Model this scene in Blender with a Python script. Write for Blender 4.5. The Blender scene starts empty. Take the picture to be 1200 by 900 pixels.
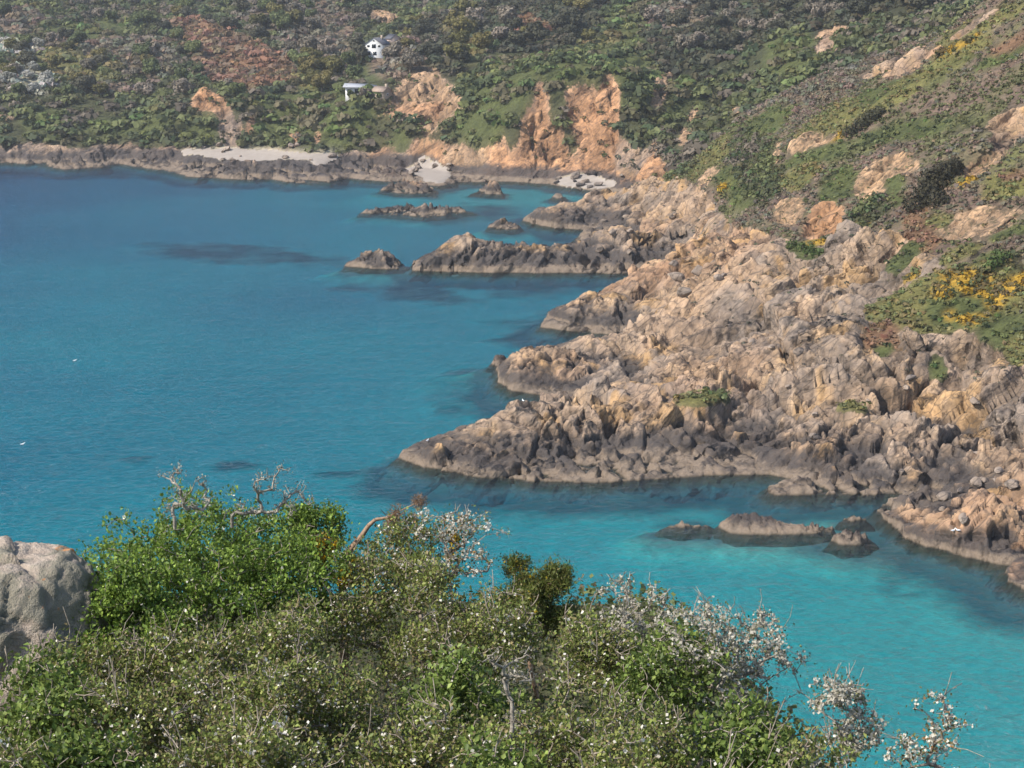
import bpy, math, random
import numpy as np
from mathutils import Vector, Matrix

# ------------------------------------------------------------------ camera, sky, sun, exposure
scene = bpy.context.scene
CAM_Z = 60.0
PITCH = math.radians(12.5)
HFOV = math.radians(32.0)
cam_data = bpy.data.cameras.new("camera")
cam = bpy.data.objects.new("camera", cam_data)
scene.collection.objects.link(cam)
cam.location = (0, 0, CAM_Z)
cam.rotation_euler = (math.pi / 2 - PITCH, 0, 0)
cam_data.sensor_width = 36.0
cam_data.lens = 18.0 / math.tan(HFOV / 2)
cam_data.clip_start = 0.1
cam_data.clip_end = 6000
scene.camera = cam

SUN_AZ = math.atan2(-0.90, -0.44)          # direction towards the sun, measured from +Y to +X
SUN_EL = math.radians(44)
world = bpy.data.worlds.new("World")
scene.world = world
world.use_nodes = True
wn = world.node_tree.nodes
wl = world.node_tree.links
wn.clear()
sky = wn.new("ShaderNodeTexSky")
sky.sky_type = 'NISHITA'
sky.sun_disc = False
sky.sun_elevation = SUN_EL
sky.sun_rotation = SUN_AZ
sky.altitude = 60
sky.air_density = 1.0
sky.dust_density = 1.2
bg = wn.new("ShaderNodeBackground")
bg.inputs[1].default_value = 0.148
wo = wn.new("ShaderNodeOutputWorld")
wl.new(sky.outputs[0], bg.inputs[0])
wl.new(bg.outputs[0], wo.inputs[0])
sun_data = bpy.data.lights.new("sun", 'SUN')
sun_data.energy = 4.0
sun_data.angle = math.radians(0.53)
sun_data.color = (1.0, 0.94, 0.86)
sun = bpy.data.objects.new("sun", sun_data)
scene.collection.objects.link(sun)
to_sun = Vector((math.cos(SUN_EL) * math.sin(SUN_AZ), math.cos(SUN_EL) * math.cos(SUN_AZ), math.sin(SUN_EL)))
sun.rotation_euler = to_sun.to_track_quat('Z', 'Y').to_euler()
sun.location = (-60, -30, 120)
vs = scene.view_settings
vs.view_transform = 'Standard'
vs.look = 'None'
vs.exposure = 0.62
vs.gamma = 1.0
vs.use_curve_mapping = False
scene.cycles.use_denoising = True
scene.cycles.max_bounces = 6
scene.cycles.transparent_max_bounces = 8

# ------------------------------------------------------------------ maths helpers
FPX = 600.0 / math.tan(HFOV / 2)
CP, SP = math.cos(PITCH), math.sin(PITCH)

def ray(px, py):
    u = (px - 600.0) / FPX
    v = (450.0 - py) / FPX
    return u, CP + v * SP, -SP + v * CP

def at_z(px, py, z=0.0):
    dx, dy, dz = ray(px, py)
    t = (z - CAM_Z) / dz
    return np.array([dx * t, dy * t, z])

def at_y(px, py, Y):
    dx, dy, dz = ray(px, py)
    t = Y / dy
    return np.array([dx * t, Y, CAM_Z + dz * t])

def to_px(P):
    X, Y, Z = P[:, 0], P[:, 1], P[:, 2] - CAM_Z
    dep = Y * CP - Z * SP
    up = Y * SP + Z * CP
    return 600.0 + FPX * X / dep, 450.0 - FPX * up / dep

def hash_f(ix, iy, iz, seed):
    n = (ix.astype(np.int64) * 73856093) ^ (iy.astype(np.int64) * 19349663) ^ (iz.astype(np.int64) * 83492791) ^ (seed * 2654435761)
    n = (n ^ (n >> 13)) * 1274126177
    n = (n ^ (n >> 16)) & 0xFFFFFF
    return (n.astype(np.float32)) / 16777216.0

def vnoise(P, seed):
    """value noise on points (n,3), returns 0..1"""
    i = np.floor(P).astype(np.int32)
    f = (P - i).astype(np.float32)
    w = f * f * (3 - 2 * f)
    out = np.zeros(len(P), np.float32)
    for a in (0, 1):
        wa = w[:, 0] if a else 1 - w[:, 0]
        for b in (0, 1):
            wb = w[:, 1] if b else 1 - w[:, 1]
            for c in (0, 1):
                wc = w[:, 2] if c else 1 - w[:, 2]
                out += wa * wb * wc * hash_f(i[:, 0] + a, i[:, 1] + b, i[:, 2] + c, seed)
    return out

def fbm(P, scale, octs, seed, gain=0.5):
    """-1..1"""
    out = np.zeros(len(P), np.float32)
    amp, tot = 1.0, 0.0
    Q = P / scale
    for o in range(octs):
        out += amp * (vnoise(Q, seed + o * 17) * 2 - 1)
        tot += amp
        amp *= gain
        Q = Q * 2.03 + 11.7
    return out / tot

def rot_frame(dip, strike):
    a, b = math.radians(strike), math.radians(dip)
    Rz = np.array([[math.cos(a), -math.sin(a), 0], [math.sin(a), math.cos(a), 0], [0, 0, 1]])
    Rx = np.array([[1, 0, 0], [0, math.cos(b), -math.sin(b)], [0, math.sin(b), math.cos(b)]])
    return Rz @ Rx

def facets(P, scale, seed, frame, stretch=(1, 1, 1), tilt=1.0):
    """blocky fractured-rock field: every Voronoi block has its own offset and tilt; also returns joint depth 0..1"""
    Q = (P @ frame) / (scale * np.array(stretch))
    Q = Q.astype(np.float32)
    base = np.floor(Q - 0.5).astype(np.int32)
    n = len(Q)
    d1 = np.full(n, 9.0, np.float32); d2 = np.full(n, 9.0, np.float32)
    val = np.zeros(n, np.float32)
    for a in (0, 1):
        for b in (0, 1):
            for c in (0, 1):
                ix, iy, iz = base[:, 0] + a, base[:, 1] + b, base[:, 2] + c
                cx = ix + 0.15 + 0.7 * hash_f(ix, iy, iz, seed)
                cy = iy + 0.15 + 0.7 * hash_f(ix, iy, iz, seed + 1)
                cz = iz + 0.15 + 0.7 * hash_f(ix, iy, iz, seed + 2)
                dx, dy, dz = Q[:, 0] - cx, Q[:, 1] - cy, Q[:, 2] - cz
                d = np.sqrt(dx * dx + dy * dy + dz * dz)
                off = hash_f(ix, iy, iz, seed + 3) * 2 - 1
                g1 = hash_f(ix, iy, iz, seed + 4) * 2 - 1
                g2 = hash_f(ix, iy, iz, seed + 5) * 2 - 1
                g3 = hash_f(ix, iy, iz, seed + 6) * 2 - 1
                v = off + tilt * (g1 * dx + g2 * dy + g3 * dz)
                near = d < d1
                d2 = np.where(near, d1, np.minimum(d2, d))
                val = np.where(near, v, val)
                d1 = np.where(near, d, d1)
    crack = np.clip(1 - (d2 - d1) / 0.11, 0, 1)
    return val, crack

def axes_frame(a, n):
    a = np.array(a, float); a /= np.linalg.norm(a)
    n = np.array(n, float); n -= a * (a @ n); n /= np.linalg.norm(n)
    return np.stack([a, np.cross(n, a), n], 1)
FR_A = axes_frame((0.68, 0.35, 0.60), (-0.55, -0.35, 0.75))     # slabs that dip towards the sea, long joints rising inland
FR_B = rot_frame(62, -40)

def rock_disp(P):
    """displacement in metres for fractured rock at points P, and a tone -1..1 that belongs to each block"""
    Pw = P + np.stack([fbm(P, 6.0, 2, 5), fbm(P, 6.0, 2, 6), fbm(P, 6.0, 2, 7)], 1) * 0.8
    v0, c0 = facets(Pw, 15.0, 51, FR_B, (1.5, 1.0, 0.8), 1.6)
    v1, c1 = facets(Pw, 6.0, 101, FR_A, (2.4, 1.0, 0.55), 1.7)
    v2, c2 = facets(Pw, 2.6, 201, FR_A, (2.8, 1.0, 0.5), 1.7)
    v3, c3 = facets(Pw, 1.15, 301, FR_A, (2.6, 1.0, 0.55), 1.8)
    big = 1.3 * v0 - 0.5 * c0 + 1.0 * v1 - 0.7 * c1 - 0.3
    rubble = np.clip(0.88 + 1.3 * fbm(P, 11.0, 2, 13), 0.45, 1.35)      # clean slabs here, broken ground there
    small = rubble * (0.44 * v2 - 0.34 * c2 + 0.2 * v3 - 0.16 * c3) + 0.04 * fbm(P, 0.9, 2, 9)
    tone = 0.4 * np.clip(v1, -1, 1) + 0.4 * np.clip(v2, -1, 1) + 0.35 * np.clip(v3, -1, 1)
    return big, small, tone

# ------------------------------------------------------------------ object helpers
COL = scene.collection

def mesh_from(name, verts, faces, mat=None, smooth=False, attrs=None):
    """faces: (n,3) or (n,4) int array; attrs: {name: (n,) or (n,3)} point data"""
    verts = np.ascontiguousarray(verts, np.float32)
    faces = np.ascontiguousarray(faces, np.int32)
    k = faces.shape[1]
    me = bpy.data.meshes.new(name)
    me.vertices.add(len(verts))
    me.vertices.foreach_set("co", verts.ravel())
    me.loops.add(faces.size)
    me.loops.foreach_set("vertex_index", faces.ravel())
    me.polygons.add(len(faces))
    me.polygons.foreach_set("loop_start", np.arange(0, faces.size, k, dtype=np.int32))
    if smooth:
        me.polygons.foreach_set("use_smooth", np.ones(len(faces), bool))
    if attrs:
        for an, av in attrs.items():
            if av.ndim == 1:
                a = me.attributes.new(an, 'FLOAT', 'POINT')
                a.data.foreach_set("value", np.ascontiguousarray(av, np.float32))
            else:
                a = me.attributes.new(an, 'FLOAT_COLOR', 'POINT')
                c = np.ones((len(av), 4), np.float32); c[:, :3] = av
                a.data.foreach_set("color", c.ravel())
    me.update(calc_edges=True)
    if mat:
        me.materials.append(mat)
    return me

def add(name, me, parent=None, loc=None, label=None, cat=None, group=None, kind=None):
    o = bpy.data.objects.new(name, me)
    COL.objects.link(o)
    if parent: o.parent = parent
    if loc is not None: o.location = loc
    if label: o["label"] = label
    if cat: o["category"] = cat
    if group: o["group"] = group
    if kind: o["kind"] = kind
    return o

def copy_tree(o, loc=None, rot=None, scale=None, label=None):
    c = o.copy(); COL.objects.link(c)
    if loc is not None: c.location = loc
    if rot is not None: c.rotation_euler = rot
    if scale is not None: c.scale = scale
    if label: c["label"] = label
    for ch in list(o.children):
        d = ch.copy(); COL.objects.link(d); d.parent = c
        for g in list(ch.children):
            e = g.copy(); COL.objects.link(e); e.parent = d
    return c

# ------------------------------------------------------------------ materials
class NT:
    def __init__(self, name):
        self.m = bpy.data.materials.new(name); self.m.use_nodes = True
        self.n = self.m.node_tree.nodes; self.l = self.m.node_tree.links
        self.n.clear()
        self.out = self.n.new("ShaderNodeOutputMaterial")
    def node(self, t, **kw):
        nd = self.n.new(t)
        for k, v in kw.items(): setattr(nd, k, v)
        return nd
    def link(self, a, b): self.l.new(a, b)
    def val(self, sock, v):
        if hasattr(v, "links"): self.link(v, sock)
        else: sock.default_value = v
    def attr(self, name, col=False):
        a = self.node("ShaderNodeAttribute"); a.attribute_name = name
        return a.outputs["Color"] if col else a.outputs["Fac"]
    def pos(self): return self.node("ShaderNodeNewGeometry").outputs["Position"]
    def noise(self, scale, detail=3, rough=0.55, vec=None, dist=0.0, out="Fac"):
        t = self.node("ShaderNodeTexNoise"); t.inputs["Scale"].default_value = scale
        t.inputs["Detail"].default_value = detail; t.inputs["Roughness"].default_value = rough
        t.inputs["Distortion"].default_value = dist
        self.link(vec if vec is not None else self.pos(), t.inputs["Vector"])
        return t.outputs[out]
    def voro(self, scale, vec=None, feature='F1', out="Distance"):
        t = self.node("ShaderNodeTexVoronoi"); t.feature = feature
        t.inputs["Scale"].default_value = scale
        self.link(vec if vec is not None else self.pos(), t.inputs["Vector"])
        return t.outputs[out]
    def math(self, op, a, b=0.0, c=0.0, clamp=False):
        m = self.node("ShaderNodeMath", operation=op); m.use_clamp = clamp
        self.val(m.inputs[0], a); self.val(m.inputs[1], b)
        if len(m.inputs) > 2: self.val(m.inputs[2], c)
        return m.outputs[0]
    def maprange(self, v, a, b, c=0.0, d=1.0, smooth=False):
        m = self.node("ShaderNodeMapRange")
        if smooth: m.interpolation_type = 'SMOOTHSTEP'
        self.val(m.inputs[0], v)
        for i, x in enumerate((a, b, c, d)): self.val(m.inputs[1 + i], x)
        return m.outputs[0]
    def mix(self, f, a, b, mode='MIX'):
        m = self.node("ShaderNodeMix", data_type='RGBA', blend_type=mode)
        self.val(m.inputs[0], f)
        for s, v in ((m.inputs[6], a), (m.inputs[7], b)):
            if isinstance(v, tuple) and len(v) == 3: v = (*v, 1)
            self.val(s, v)
        return m.outputs[2]
    def vscale(self, v, s):
        m = self.node("ShaderNodeVectorMath", operation='MULTIPLY')
        self.link(v, m.inputs[0]); m.inputs[1].default_value = s
        return m.outputs[0]
    def bump(self, h, strength, dist, normal=None):
        b = self.node("ShaderNodeBump"); b.inputs["Strength"].default_value = strength
        b.inputs["Distance"].default_value = dist
        self.link(h, b.inputs["Height"])
        if normal is not None: self.link(normal, b.inputs["Normal"])
        return b.outputs[0]
    def principled(self, col, rough=0.9, normal=None, spec=0.2):
        p = self.node("ShaderNodeBsdfPrincipled")
        self.val(p.inputs["Base Color"], (*col, 1) if isinstance(col, tuple) and len(col) == 3 else col)
        self.val(p.inputs["Roughness"], rough)
        p.inputs["Specular IOR Level"].default_value = spec
        if normal is not None: self.link(normal, p.inputs["Normal"])
        return p
    def done(self, sh, vol=None):
        if sh is not None: self.link(sh.outputs[0] if hasattr(sh, "outputs") else sh, self.out.inputs["Surface"])
        if vol is not None: self.link(vol.outputs[0], self.out.inputs["Volume"])
        return self.m

def slab_vec(t, vec, scale):
    """coordinates along the slab axes, stretched by scale"""
    mp = t.node("ShaderNodeMapping")
    mp.inputs["Rotation"].default_value = Matrix(FR_A.T.tolist()).to_euler('XYZ')
    t.link(vec, mp.inputs["Vector"])
    return t.vscale(mp.outputs[0], scale)

def rock_colour(t, tint, foot=(0.125, 0.108, 0.115), foot_z=(-0.8, 0.3)):
    """procedural rock albedo: weathered tint above, black lichen band and barnacle band near the water"""
    pos = t.pos()
    n2 = t.noise(0.8, 4, 0.65)
    n3 = t.noise(4.0, 3, 0.75)
    c = t.mix(t.maprange(n2, 0.35, 0.7), t.mix(1.0, tint, (0.72, 0.72, 0.74), 'MULTIPLY'), t.mix(1.0, tint, (1.22, 1.16, 1.08), 'MULTIPLY'))
    c = t.mix(t.maprange(n3, 0.40, 0.75, 0.0, 0.55), c, t.mix(1.0, c, (0.55, 0.54, 0.53), 'MULTIPLY'))
    jt = t.voro(0.55, slab_vec(t, pos, (0.28, 1.0, 1.6)), 'DISTANCE_TO_EDGE')   # thin dark lines coloured along the fine joints
    c = t.mix(t.maprange(jt, 0.0, 0.06, 0.65, 0.0), c, (0.05, 0.045, 0.04))
    sz = t.node("ShaderNodeSeparateXYZ"); t.link(pos, sz.inputs[0])
    td = t.attr("tide")
    jit = t.math('ADD', sz.outputs[2], t.math('MULTIPLY', t.math('SUBTRACT', n2, 0.5), 1.8))
    zz = t.math('ADD', jit, td)
    zb = t.math('ADD', jit, t.math('MAXIMUM', t.math('MULTIPLY', td, 0.5), -0.5))
    dark = t.mix(n3, (0.028, 0.026, 0.027), (0.085, 0.075, 0.07))
    c = t.mix(t.maprange(zz, 1.9, 3.8, 0.9, 0.0, True), c, dark)
    barn = t.mix(n3, (0.10, 0.075, 0.055), (0.29, 0.225, 0.165))
    c = t.mix(t.maprange(zb, 0.6, 1.3, 0.85, 0.0, True), c, barn)
    c = t.mix(t.maprange(sz.outputs[2], -0.1, 0.3, 0.95, 0.0, True), c, (0.035, 0.032, 0.024))
    c = t.mix(t.maprange(t.math('ADD', sz.outputs[2], t.math('MULTIPLY', n2, 1.4)), foot_z[0], foot_z[1], 1.0, 0.0, True), c, foot)   # sand-covered foot
    return c, n2, n3

def rock_normal(t, k=1.0):
    """small broken faces: every Voronoi chip leans its own way, joints cut between them, grain on top"""
    geo = t.node("ShaderNodeNewGeometry")
    warp = t.node("ShaderNodeVectorMath", operation='MULTIPLY_ADD')
    t.link(t.noise(0.5, 2, 0.5, out="Color"), warp.inputs[0]); warp.inputs[1].default_value = (1.6, 1.6, 1.6); t.link(geo.outputs["Position"], warp.inputs[2])
    sv = slab_vec(t, warp.outputs[0], (0.38, 1.0, 1.8))
    acc = geo.outputs["Normal"]
    for sc, am in ((0.2, 0.85), (0.55, 0.7), (1.6, 0.5)):
        v = t.voro(sc, sv, 'F1', "Color")
        d = t.node("ShaderNodeVectorMath", operation='SUBTRACT'); t.link(v, d.inputs[0]); d.inputs[1].default_value = (0.5, 0.5, 0.5)
        m = t.node("ShaderNodeVectorMath", operation='MULTIPLY_ADD'); t.link(d.outputs[0], m.inputs[0]); m.inputs[1].default_value = (am * k,) * 3
        t.link(acc, m.inputs[2]); acc = m.outputs[0]
    nm = t.node("ShaderNodeVectorMath", operation='NORMALIZE'); t.link(acc, nm.inputs[0])
    return t.bump(t.noise(1.6, 4, 0.7), 0.45 * k, 0.45, nm.outputs[0])

def make_rock_mat():
    t = NT("shore_rock")
    c, *_ = rock_colour(t, t.attr("rtint", True), (0.20, 0.185, 0.165), (-1.3, -0.1))
    return t.done(t.principled(c, 0.9, rock_normal(t)))

def make_terrain_mat():
    t = NT("hillside_ground")
    tint = t.attr("tint", True)
    rock = t.attr("rock")
    rc, n2, n3 = rock_colour(t, t.attr("rtint", True))
    vn = t.noise(1.6, 4, 0.75)
    vn = t.math('ADD', t.math('MULTIPLY', vn, 0.55), t.math('MULTIPLY', t.noise(0.28, 4, 0.8), 0.45))
    vc = t.mix(t.maprange(vn, 0.36, 0.64), t.mix(1.0, tint, (0.5, 0.5, 0.5), 'MULTIPLY'), t.mix(1.0, tint, (1.4, 1.35, 1.25), 'MULTIPLY'))
    f = t.maprange(t.math('ADD', rock, t.math('MULTIPLY', t.math('SUBTRACT', n2, 0.5), 1.3)), 0.40, 0.60)
    c = t.mix(f, vc, rc)
    return t.done(t.principled(c, 0.92, rock_normal(t), 0.15))

def make_sand_mat():
    t = NT("beach_sand")
    c = t.mix(t.noise(0.5, 5, 0.6), (0.25, 0.21, 0.175), (0.38, 0.33, 0.28))
    c = t.mix(t.maprange(t.voro(1.2), 0.05, 0.35), t.mix(0.4, c, (0.2, 0.18, 0.17)), c)
    return t.done(t.principled(c, 0.95, t.bump(t.noise(2.0, 4, 0.7), 0.5, 0.3)))

def make_seabed_mat():
    t = NT("sandy_seabed")
    weed = t.attr("weed")
    n = t.noise(0.12, 5, 0.65)
    f = t.maprange(t.math('ADD', weed, t.math('MULTIPLY', t.math('SUBTRACT', n, 0.5), 1.5)), 0.25, 0.95)
    c = t.mix(t.noise(0.05, 4, 0.6), (0.40, 0.385, 0.285), (0.50, 0.475, 0.355))
    c = t.mix(t.math('MULTIPLY', f, 0.85), c, (0.085, 0.070, 0.085))
    return t.done(t.principled(c, 1.0, spec=0.0))

def make_water_mat():
    t = NT("sea_water")
    p = t.vscale(t.pos(), (1.0, 1.7, 1.0))
    h = t.math('ADD', t.noise(0.55, 4, 0.6, p, 0.6), t.math('MULTIPLY', t.noise(0.12, 2, 0.5, p), 1.2))
    nrm = t.bump(h, 1.0, 1.15)
    fr = t.node("ShaderNodeFresnel"); t.link(nrm, fr.inputs[1])
    bf = t.node("ShaderNodeNewGeometry").outputs["Backfacing"]
    t.link(t.maprange(bf, 0.0, 1.0, 1.33, 1 / 1.33), fr.inputs[0])   # same reflectance from both sides, no refraction is traced
    gl = t.node("ShaderNodeBsdfGlossy"); gl.inputs["Roughness"].default_value = 0.24
    t.link(nrm, gl.inputs["Normal"])
    tr = t.node("ShaderNodeBsdfTransparent"); tr.inputs[0].default_value = (0.97, 1, 1, 1)
    mx = t.node("ShaderNodeMixShader"); t.link(fr.outputs[0], mx.inputs[0])
    t.link(tr.outputs[0], mx.inputs[1]); t.link(gl.outputs[0], mx.inputs[2])
    va = t.node("ShaderNodeVolumeAbsorption")
    va.inputs[0].default_value = (0.0, 0.795, 0.893, 1)
    va.inputs[1].default_value = 0.30
    return t.done(mx, va)

M_TERR = make_terrain_mat(); M_ROCK = make_rock_mat(); M_SAND = make_sand_mat()
M_BED = make_seabed_mat(); M_WATER = make_water_mat()

# ------------------------------------------------------------------ shape of the land
COAST = [(1200,692),(1186,686),(1179,672),(1186,664),(1172,662),(1130,653),(1085,641),(1060,631),(1048,618),(1032,606),(1030,596),(1056,586),
 (1058,579),(1000,579),(950,581),(906,581),(902,572),(930,562),(900,557),(850,557),(800,560),(740,564),(680,566),(620,563),(560,559),(520,553),
 (490,546),(466,537),(500,521),(560,505),(620,484),(655,474),(640,464),(600,458),(586,450),(584,435),(600,424),(650,411),(722,400),(735,394),
 (700,391),(660,388),(636,384),(642,372),(680,351),(720,341),(765,335),(790,331),(800,322),(785,317),(740,321),(640,320),(560,320),(484,317),
 (486,308),(530,297),(580,296),(640,297),(672,290),(678,278),(690,270),(650,268),(613,259),(625,249),(700,247),(728,243),(736,232),(728,226),
 (700,224),(660,219),(640,216),(600,213),(535,214),(515,219),(490,216),(440,212),(410,209),(385,214),(345,215),(320,210),(290,211),(220,207),
 (195,200),(165,197),(140,192),(120,196),(75,199),(50,193),(0,191),(-120,190)]
coast = [at_z(x, y)[:2] for x, y in COAST]
coast_poly = np.array([(260, 150), (75, 150)] + coast + [(-430, 660), (-430, 1400), (700, 1400), (700, 150)], np.float64)

CTRL = [  # px, py, world Y
 # main headland finger and its cliff
 (500,519,226),(540,504,229),(580,491,232),(612,474,235),(645,461,237),(690,466,237),(740,463,238),(800,455,241),(850,452,243),
 (540,537,221),(600,532,221),(680,528,222),(740,522,224),(800,512,226),(860,500,228),
 (600,417,270),(640,405,275),(690,398,280),(740,390,286),(800,360,300),(620,440,268),(690,430,270),(760,420,270),
 (660,368,319),(700,343,327),(740,334,331),(785,345,326),(700,375,318),
 (500,298,384),(530,287,388),(560,280,390),(600,288,390),(640,294,388),(680,290,391),(720,278,397),(760,272,401),(790,283,396),(720,302,386),
 (640,244,458),(680,239,464),(705,243,462),(660,255,452),
 (765,225,462),(790,212,452),(760,252,440),(800,240,426),(820,252,406),(740,262,425),
 # shelf at lower right
 (1060,604,192),(1100,600,189),(1150,602,187),(1200,592,190),(1120,577,200),(1200,562,202),(1150,632,182),(1090,622,186),(1200,672,177),
 (950,574,210),(1020,573,210),(980,546,216),(1050,542,216),(1120,545,212),(1170,540,212),
 # near slope
 (950,518,220),(1000,518,220),(1060,510,221),(1200,470,224),(1200,400,240),(1200,350,252),(1200,270,272),(1200,200,292),(1200,120,318),(1200,50,342),(1200,-40,380),
 (1100,480,232),(1100,420,244),(1100,360,258),(1100,300,275),(1100,240,294),(1100,180,316),(1100,110,352),(1115,50,400),
 (1000,470,233),(1000,420,248),(1000,375,262),(1000,330,280),(1000,280,300),(1000,230,322),(1000,170,352),(1000,110,405),
 (900,470,238),(900,420,255),(900,370,274),(900,330,292),(900,290,312),(900,240,345),(900,190,385),(890,145,432),
 (820,440,250),(820,395,274),(820,350,300),(830,315,322),(830,290,345),(840,250,375),(835,210,412),(832,178,444),
 (870,140,452),(1000,80,452),(1140,24,440),(1250,-30,430),
 # gully behind the spur, wooded valley side
 (835,172,500),(900,140,505),(1000,95,500),(800,178,520),(760,190,530),
 (800,150,580),(800,105,610),(800,60,660),(800,10,740),(900,100,560),(900,60,610),(900,15,690),(1000,65,545),(1000,25,610),(1000,-15,690),(1150,5,545),(1150,-30,640),
 # middle cliffs
 (560,170,588),(560,140,596),(560,105,618),(620,190,570),(620,150,582),(640,110,592),(600,70,650),(600,30,730),(600,-5,830),
 (660,180,572),(700,190,562),(690,140,578),(720,105,586),(730,180,560),(745,150,570),(770,100,598),(700,70,640),(700,20,730),(700,-5,800),
 (540,200,582),(500,195,600),(500,165,606),(480,140,616),(520,115,625),(660,205,575),(700,212,556),
 # left hillside and the combe with the houses
 (425,106,640),(440,85,690),(440,66,735),(445,45,790),(460,20,850),(450,-5,930),(440,180,615),(410,150,622),(380,130,640),
 (380,190,600),(300,185,612),(230,182,620),(330,165,630),(330,130,652),(250,165,632),(265,140,640),(240,112,652),(200,160,640),
 (150,165,644),(60,160,646),(100,150,656),(0,160,648),(180,120,680),(80,110,690),(0,100,700),(300,90,710),(200,60,780),(80,50,790),(0,40,800),
 (330,30,830),(200,10,880),(60,0,890),(330,-5,900),(-100,50,790),(-100,110,690),(-100,0,880),
]
ctrl = [at_y(*c) for c in CTRL]
# crest beyond the frame so that the hill carries on
for X in (-420, -250, -80, 80, 250, 420): ctrl.append(np.array([X, 1100.0, 92.0]))
for Y, Z in ((200, 40), (300, 92), (420, 98), (520, 78)): ctrl.append(np.array([200.0, Y, Z]))
for Y, Z in ((200, 66), (400, 118), (600, 100), (800, 92)): ctrl.append(np.array([330.0, Y, Z]))
cpts = []
for i in range(len(coast) - 1):
    a, b = coast[i], coast[i + 1]
    n = max(1, int(np.hypot(*(b - a)) / 9))
    for k in range(n): cpts.append(a + (b - a) * k / n)
tps_pts = np.array([c[:2] for c in ctrl] + cpts) / 100.0
tps_val = np.array([c[2] for c in ctrl] + [0.4] * len(cpts))

def tps_kernel(A, B):
    d2 = ((A[:, None, :] - B[None, :, :]) ** 2).sum(-1)
    return 0.5 * d2 * np.log(d2 + 1e-9)

N = len(tps_pts)
Km = tps_kernel(tps_pts, tps_pts) + np.eye(N) * 0.0015
Pm = np.hstack([np.ones((N, 1)), tps_pts])
Am = np.block([[Km, Pm], [Pm.T, np.zeros((3, 3))]])
tps_w = np.linalg.solve(Am, np.concatenate([tps_val, np.zeros(3)]))

def tps_eval(XY):
    q = XY / 100.0
    out = np.empty(len(q))
    for s in range(0, len(q), 20000):
        b = q[s:s + 20000]
        out[s:s + 20000] = tps_kernel(b, tps_pts) @ tps_w[:N] + np.hstack([np.ones((len(b), 1)), b]) @ tps_w[N:]
    return out

def signed_dist(XY, poly):
    """positive inside"""
    x, y = XY[:, 0].astype(np.float32), XY[:, 1].astype(np.float32)
    d2 = np.full(len(x), 1e12, np.float32)
    inside = np.zeros(len(x), bool)
    m = len(poly)
    for i in range(m):
        ax, ay = poly[i]; bx, by = poly[(i + 1) % m]
        ex, ey = bx - ax, by - ay
        L = ex * ex + ey * ey + 1e-9
        t = np.clip(((x - ax) * ex + (y - ay) * ey) / L, 0, 1)
        d2 = np.minimum(d2, (x - ax - t * ex) ** 2 + (y - ay - t * ey) ** 2)
        if ay != by:
            inside ^= ((ay > y) != (by > y)) & (x < (bx - ax) * (y - ay) / (by - ay) + ax)
    return np.where(inside, 1, -1) * np.sqrt(d2)

# ------------------------------------------------------------------ land and sea bed
TH = np.radians(np.arange(-20.5, 21.5, 0.054))
RR = [155.0]
while RR[-1] < 1080: RR.append(RR[-1] * (1.00125 if RR[-1] < 480 else 1.0028))
RR = np.array(RR); NR = len(RR)
NTH = len(TH)
gx = (RR[:, None] * np.sin(TH)[None, :]).astype(np.float32)
gy = (RR[:, None] * np.cos(TH)[None, :]).astype(np.float32)
XY = np.stack([gx.ravel(), gy.ravel()], 1)
S = signed_dist(XY, coast_poly)
S = S + (0.0016 * XY[:, 1] + 0.35) * fbm(np.stack([XY[:, 0], XY[:, 1], 0 * XY[:, 0]], 1) / np.where(XY[:, 1] > 450, 2.2, 1.0)[:, None], 3.0, 3, 29)
# smooth land form from control points, evaluated on a coarser lattice
ci = np.unique(np.append(np.arange(0, NR, 5), NR - 1)); cj = np.unique(np.append(np.arange(0, NTH, 5), NTH - 1))
Hc = tps_eval(np.stack([gx[np.ix_(ci, cj)].ravel(), gy[np.ix_(ci, cj)].ravel()], 1)).reshape(len(ci), len(cj))
tmp = np.stack([np.interp(np.arange(NTH), cj, Hc[k]) for k in range(len(ci))])
Hs = np.stack([np.interp(np.arange(NR), ci, tmp[:, k]) for k in range(NTH)], 1).astype(np.float32).ravel()
land = np.maximum(Hs, 0.25 + 1.1 * (1 - np.exp(-np.maximum(S, 0) / 2.5)))
H = np.where(S > 0, land, np.maximum(-4.0, S * 0.8))
P = np.stack([XY[:, 0], XY[:, 1], H], 1)
keep = (S > -5).reshape(NR, NTH)

PX, PY = to_px(P)
nA = fbm(P, 14.0, 3, 31); nB = fbm(P, 14.0, 3, 47)
far = XY[:, 1] > 495
pj = np.where(far, 7.0, 11.0)
QX, QY = PX + nA * pj, PY + nB * pj * 0.8

T_ROCK, T_GRASS, T_BRACKEN, T_HEATHER, T_SCRUB, T_SAND, T_GORSE, T_WOOD, T_BARE, T_WHITE, T_OLIVE, T_ORANGE, T_PATH, T_TAN = range(14)
vt = np.full(len(P), T_SCRUB, np.int8)
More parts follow.
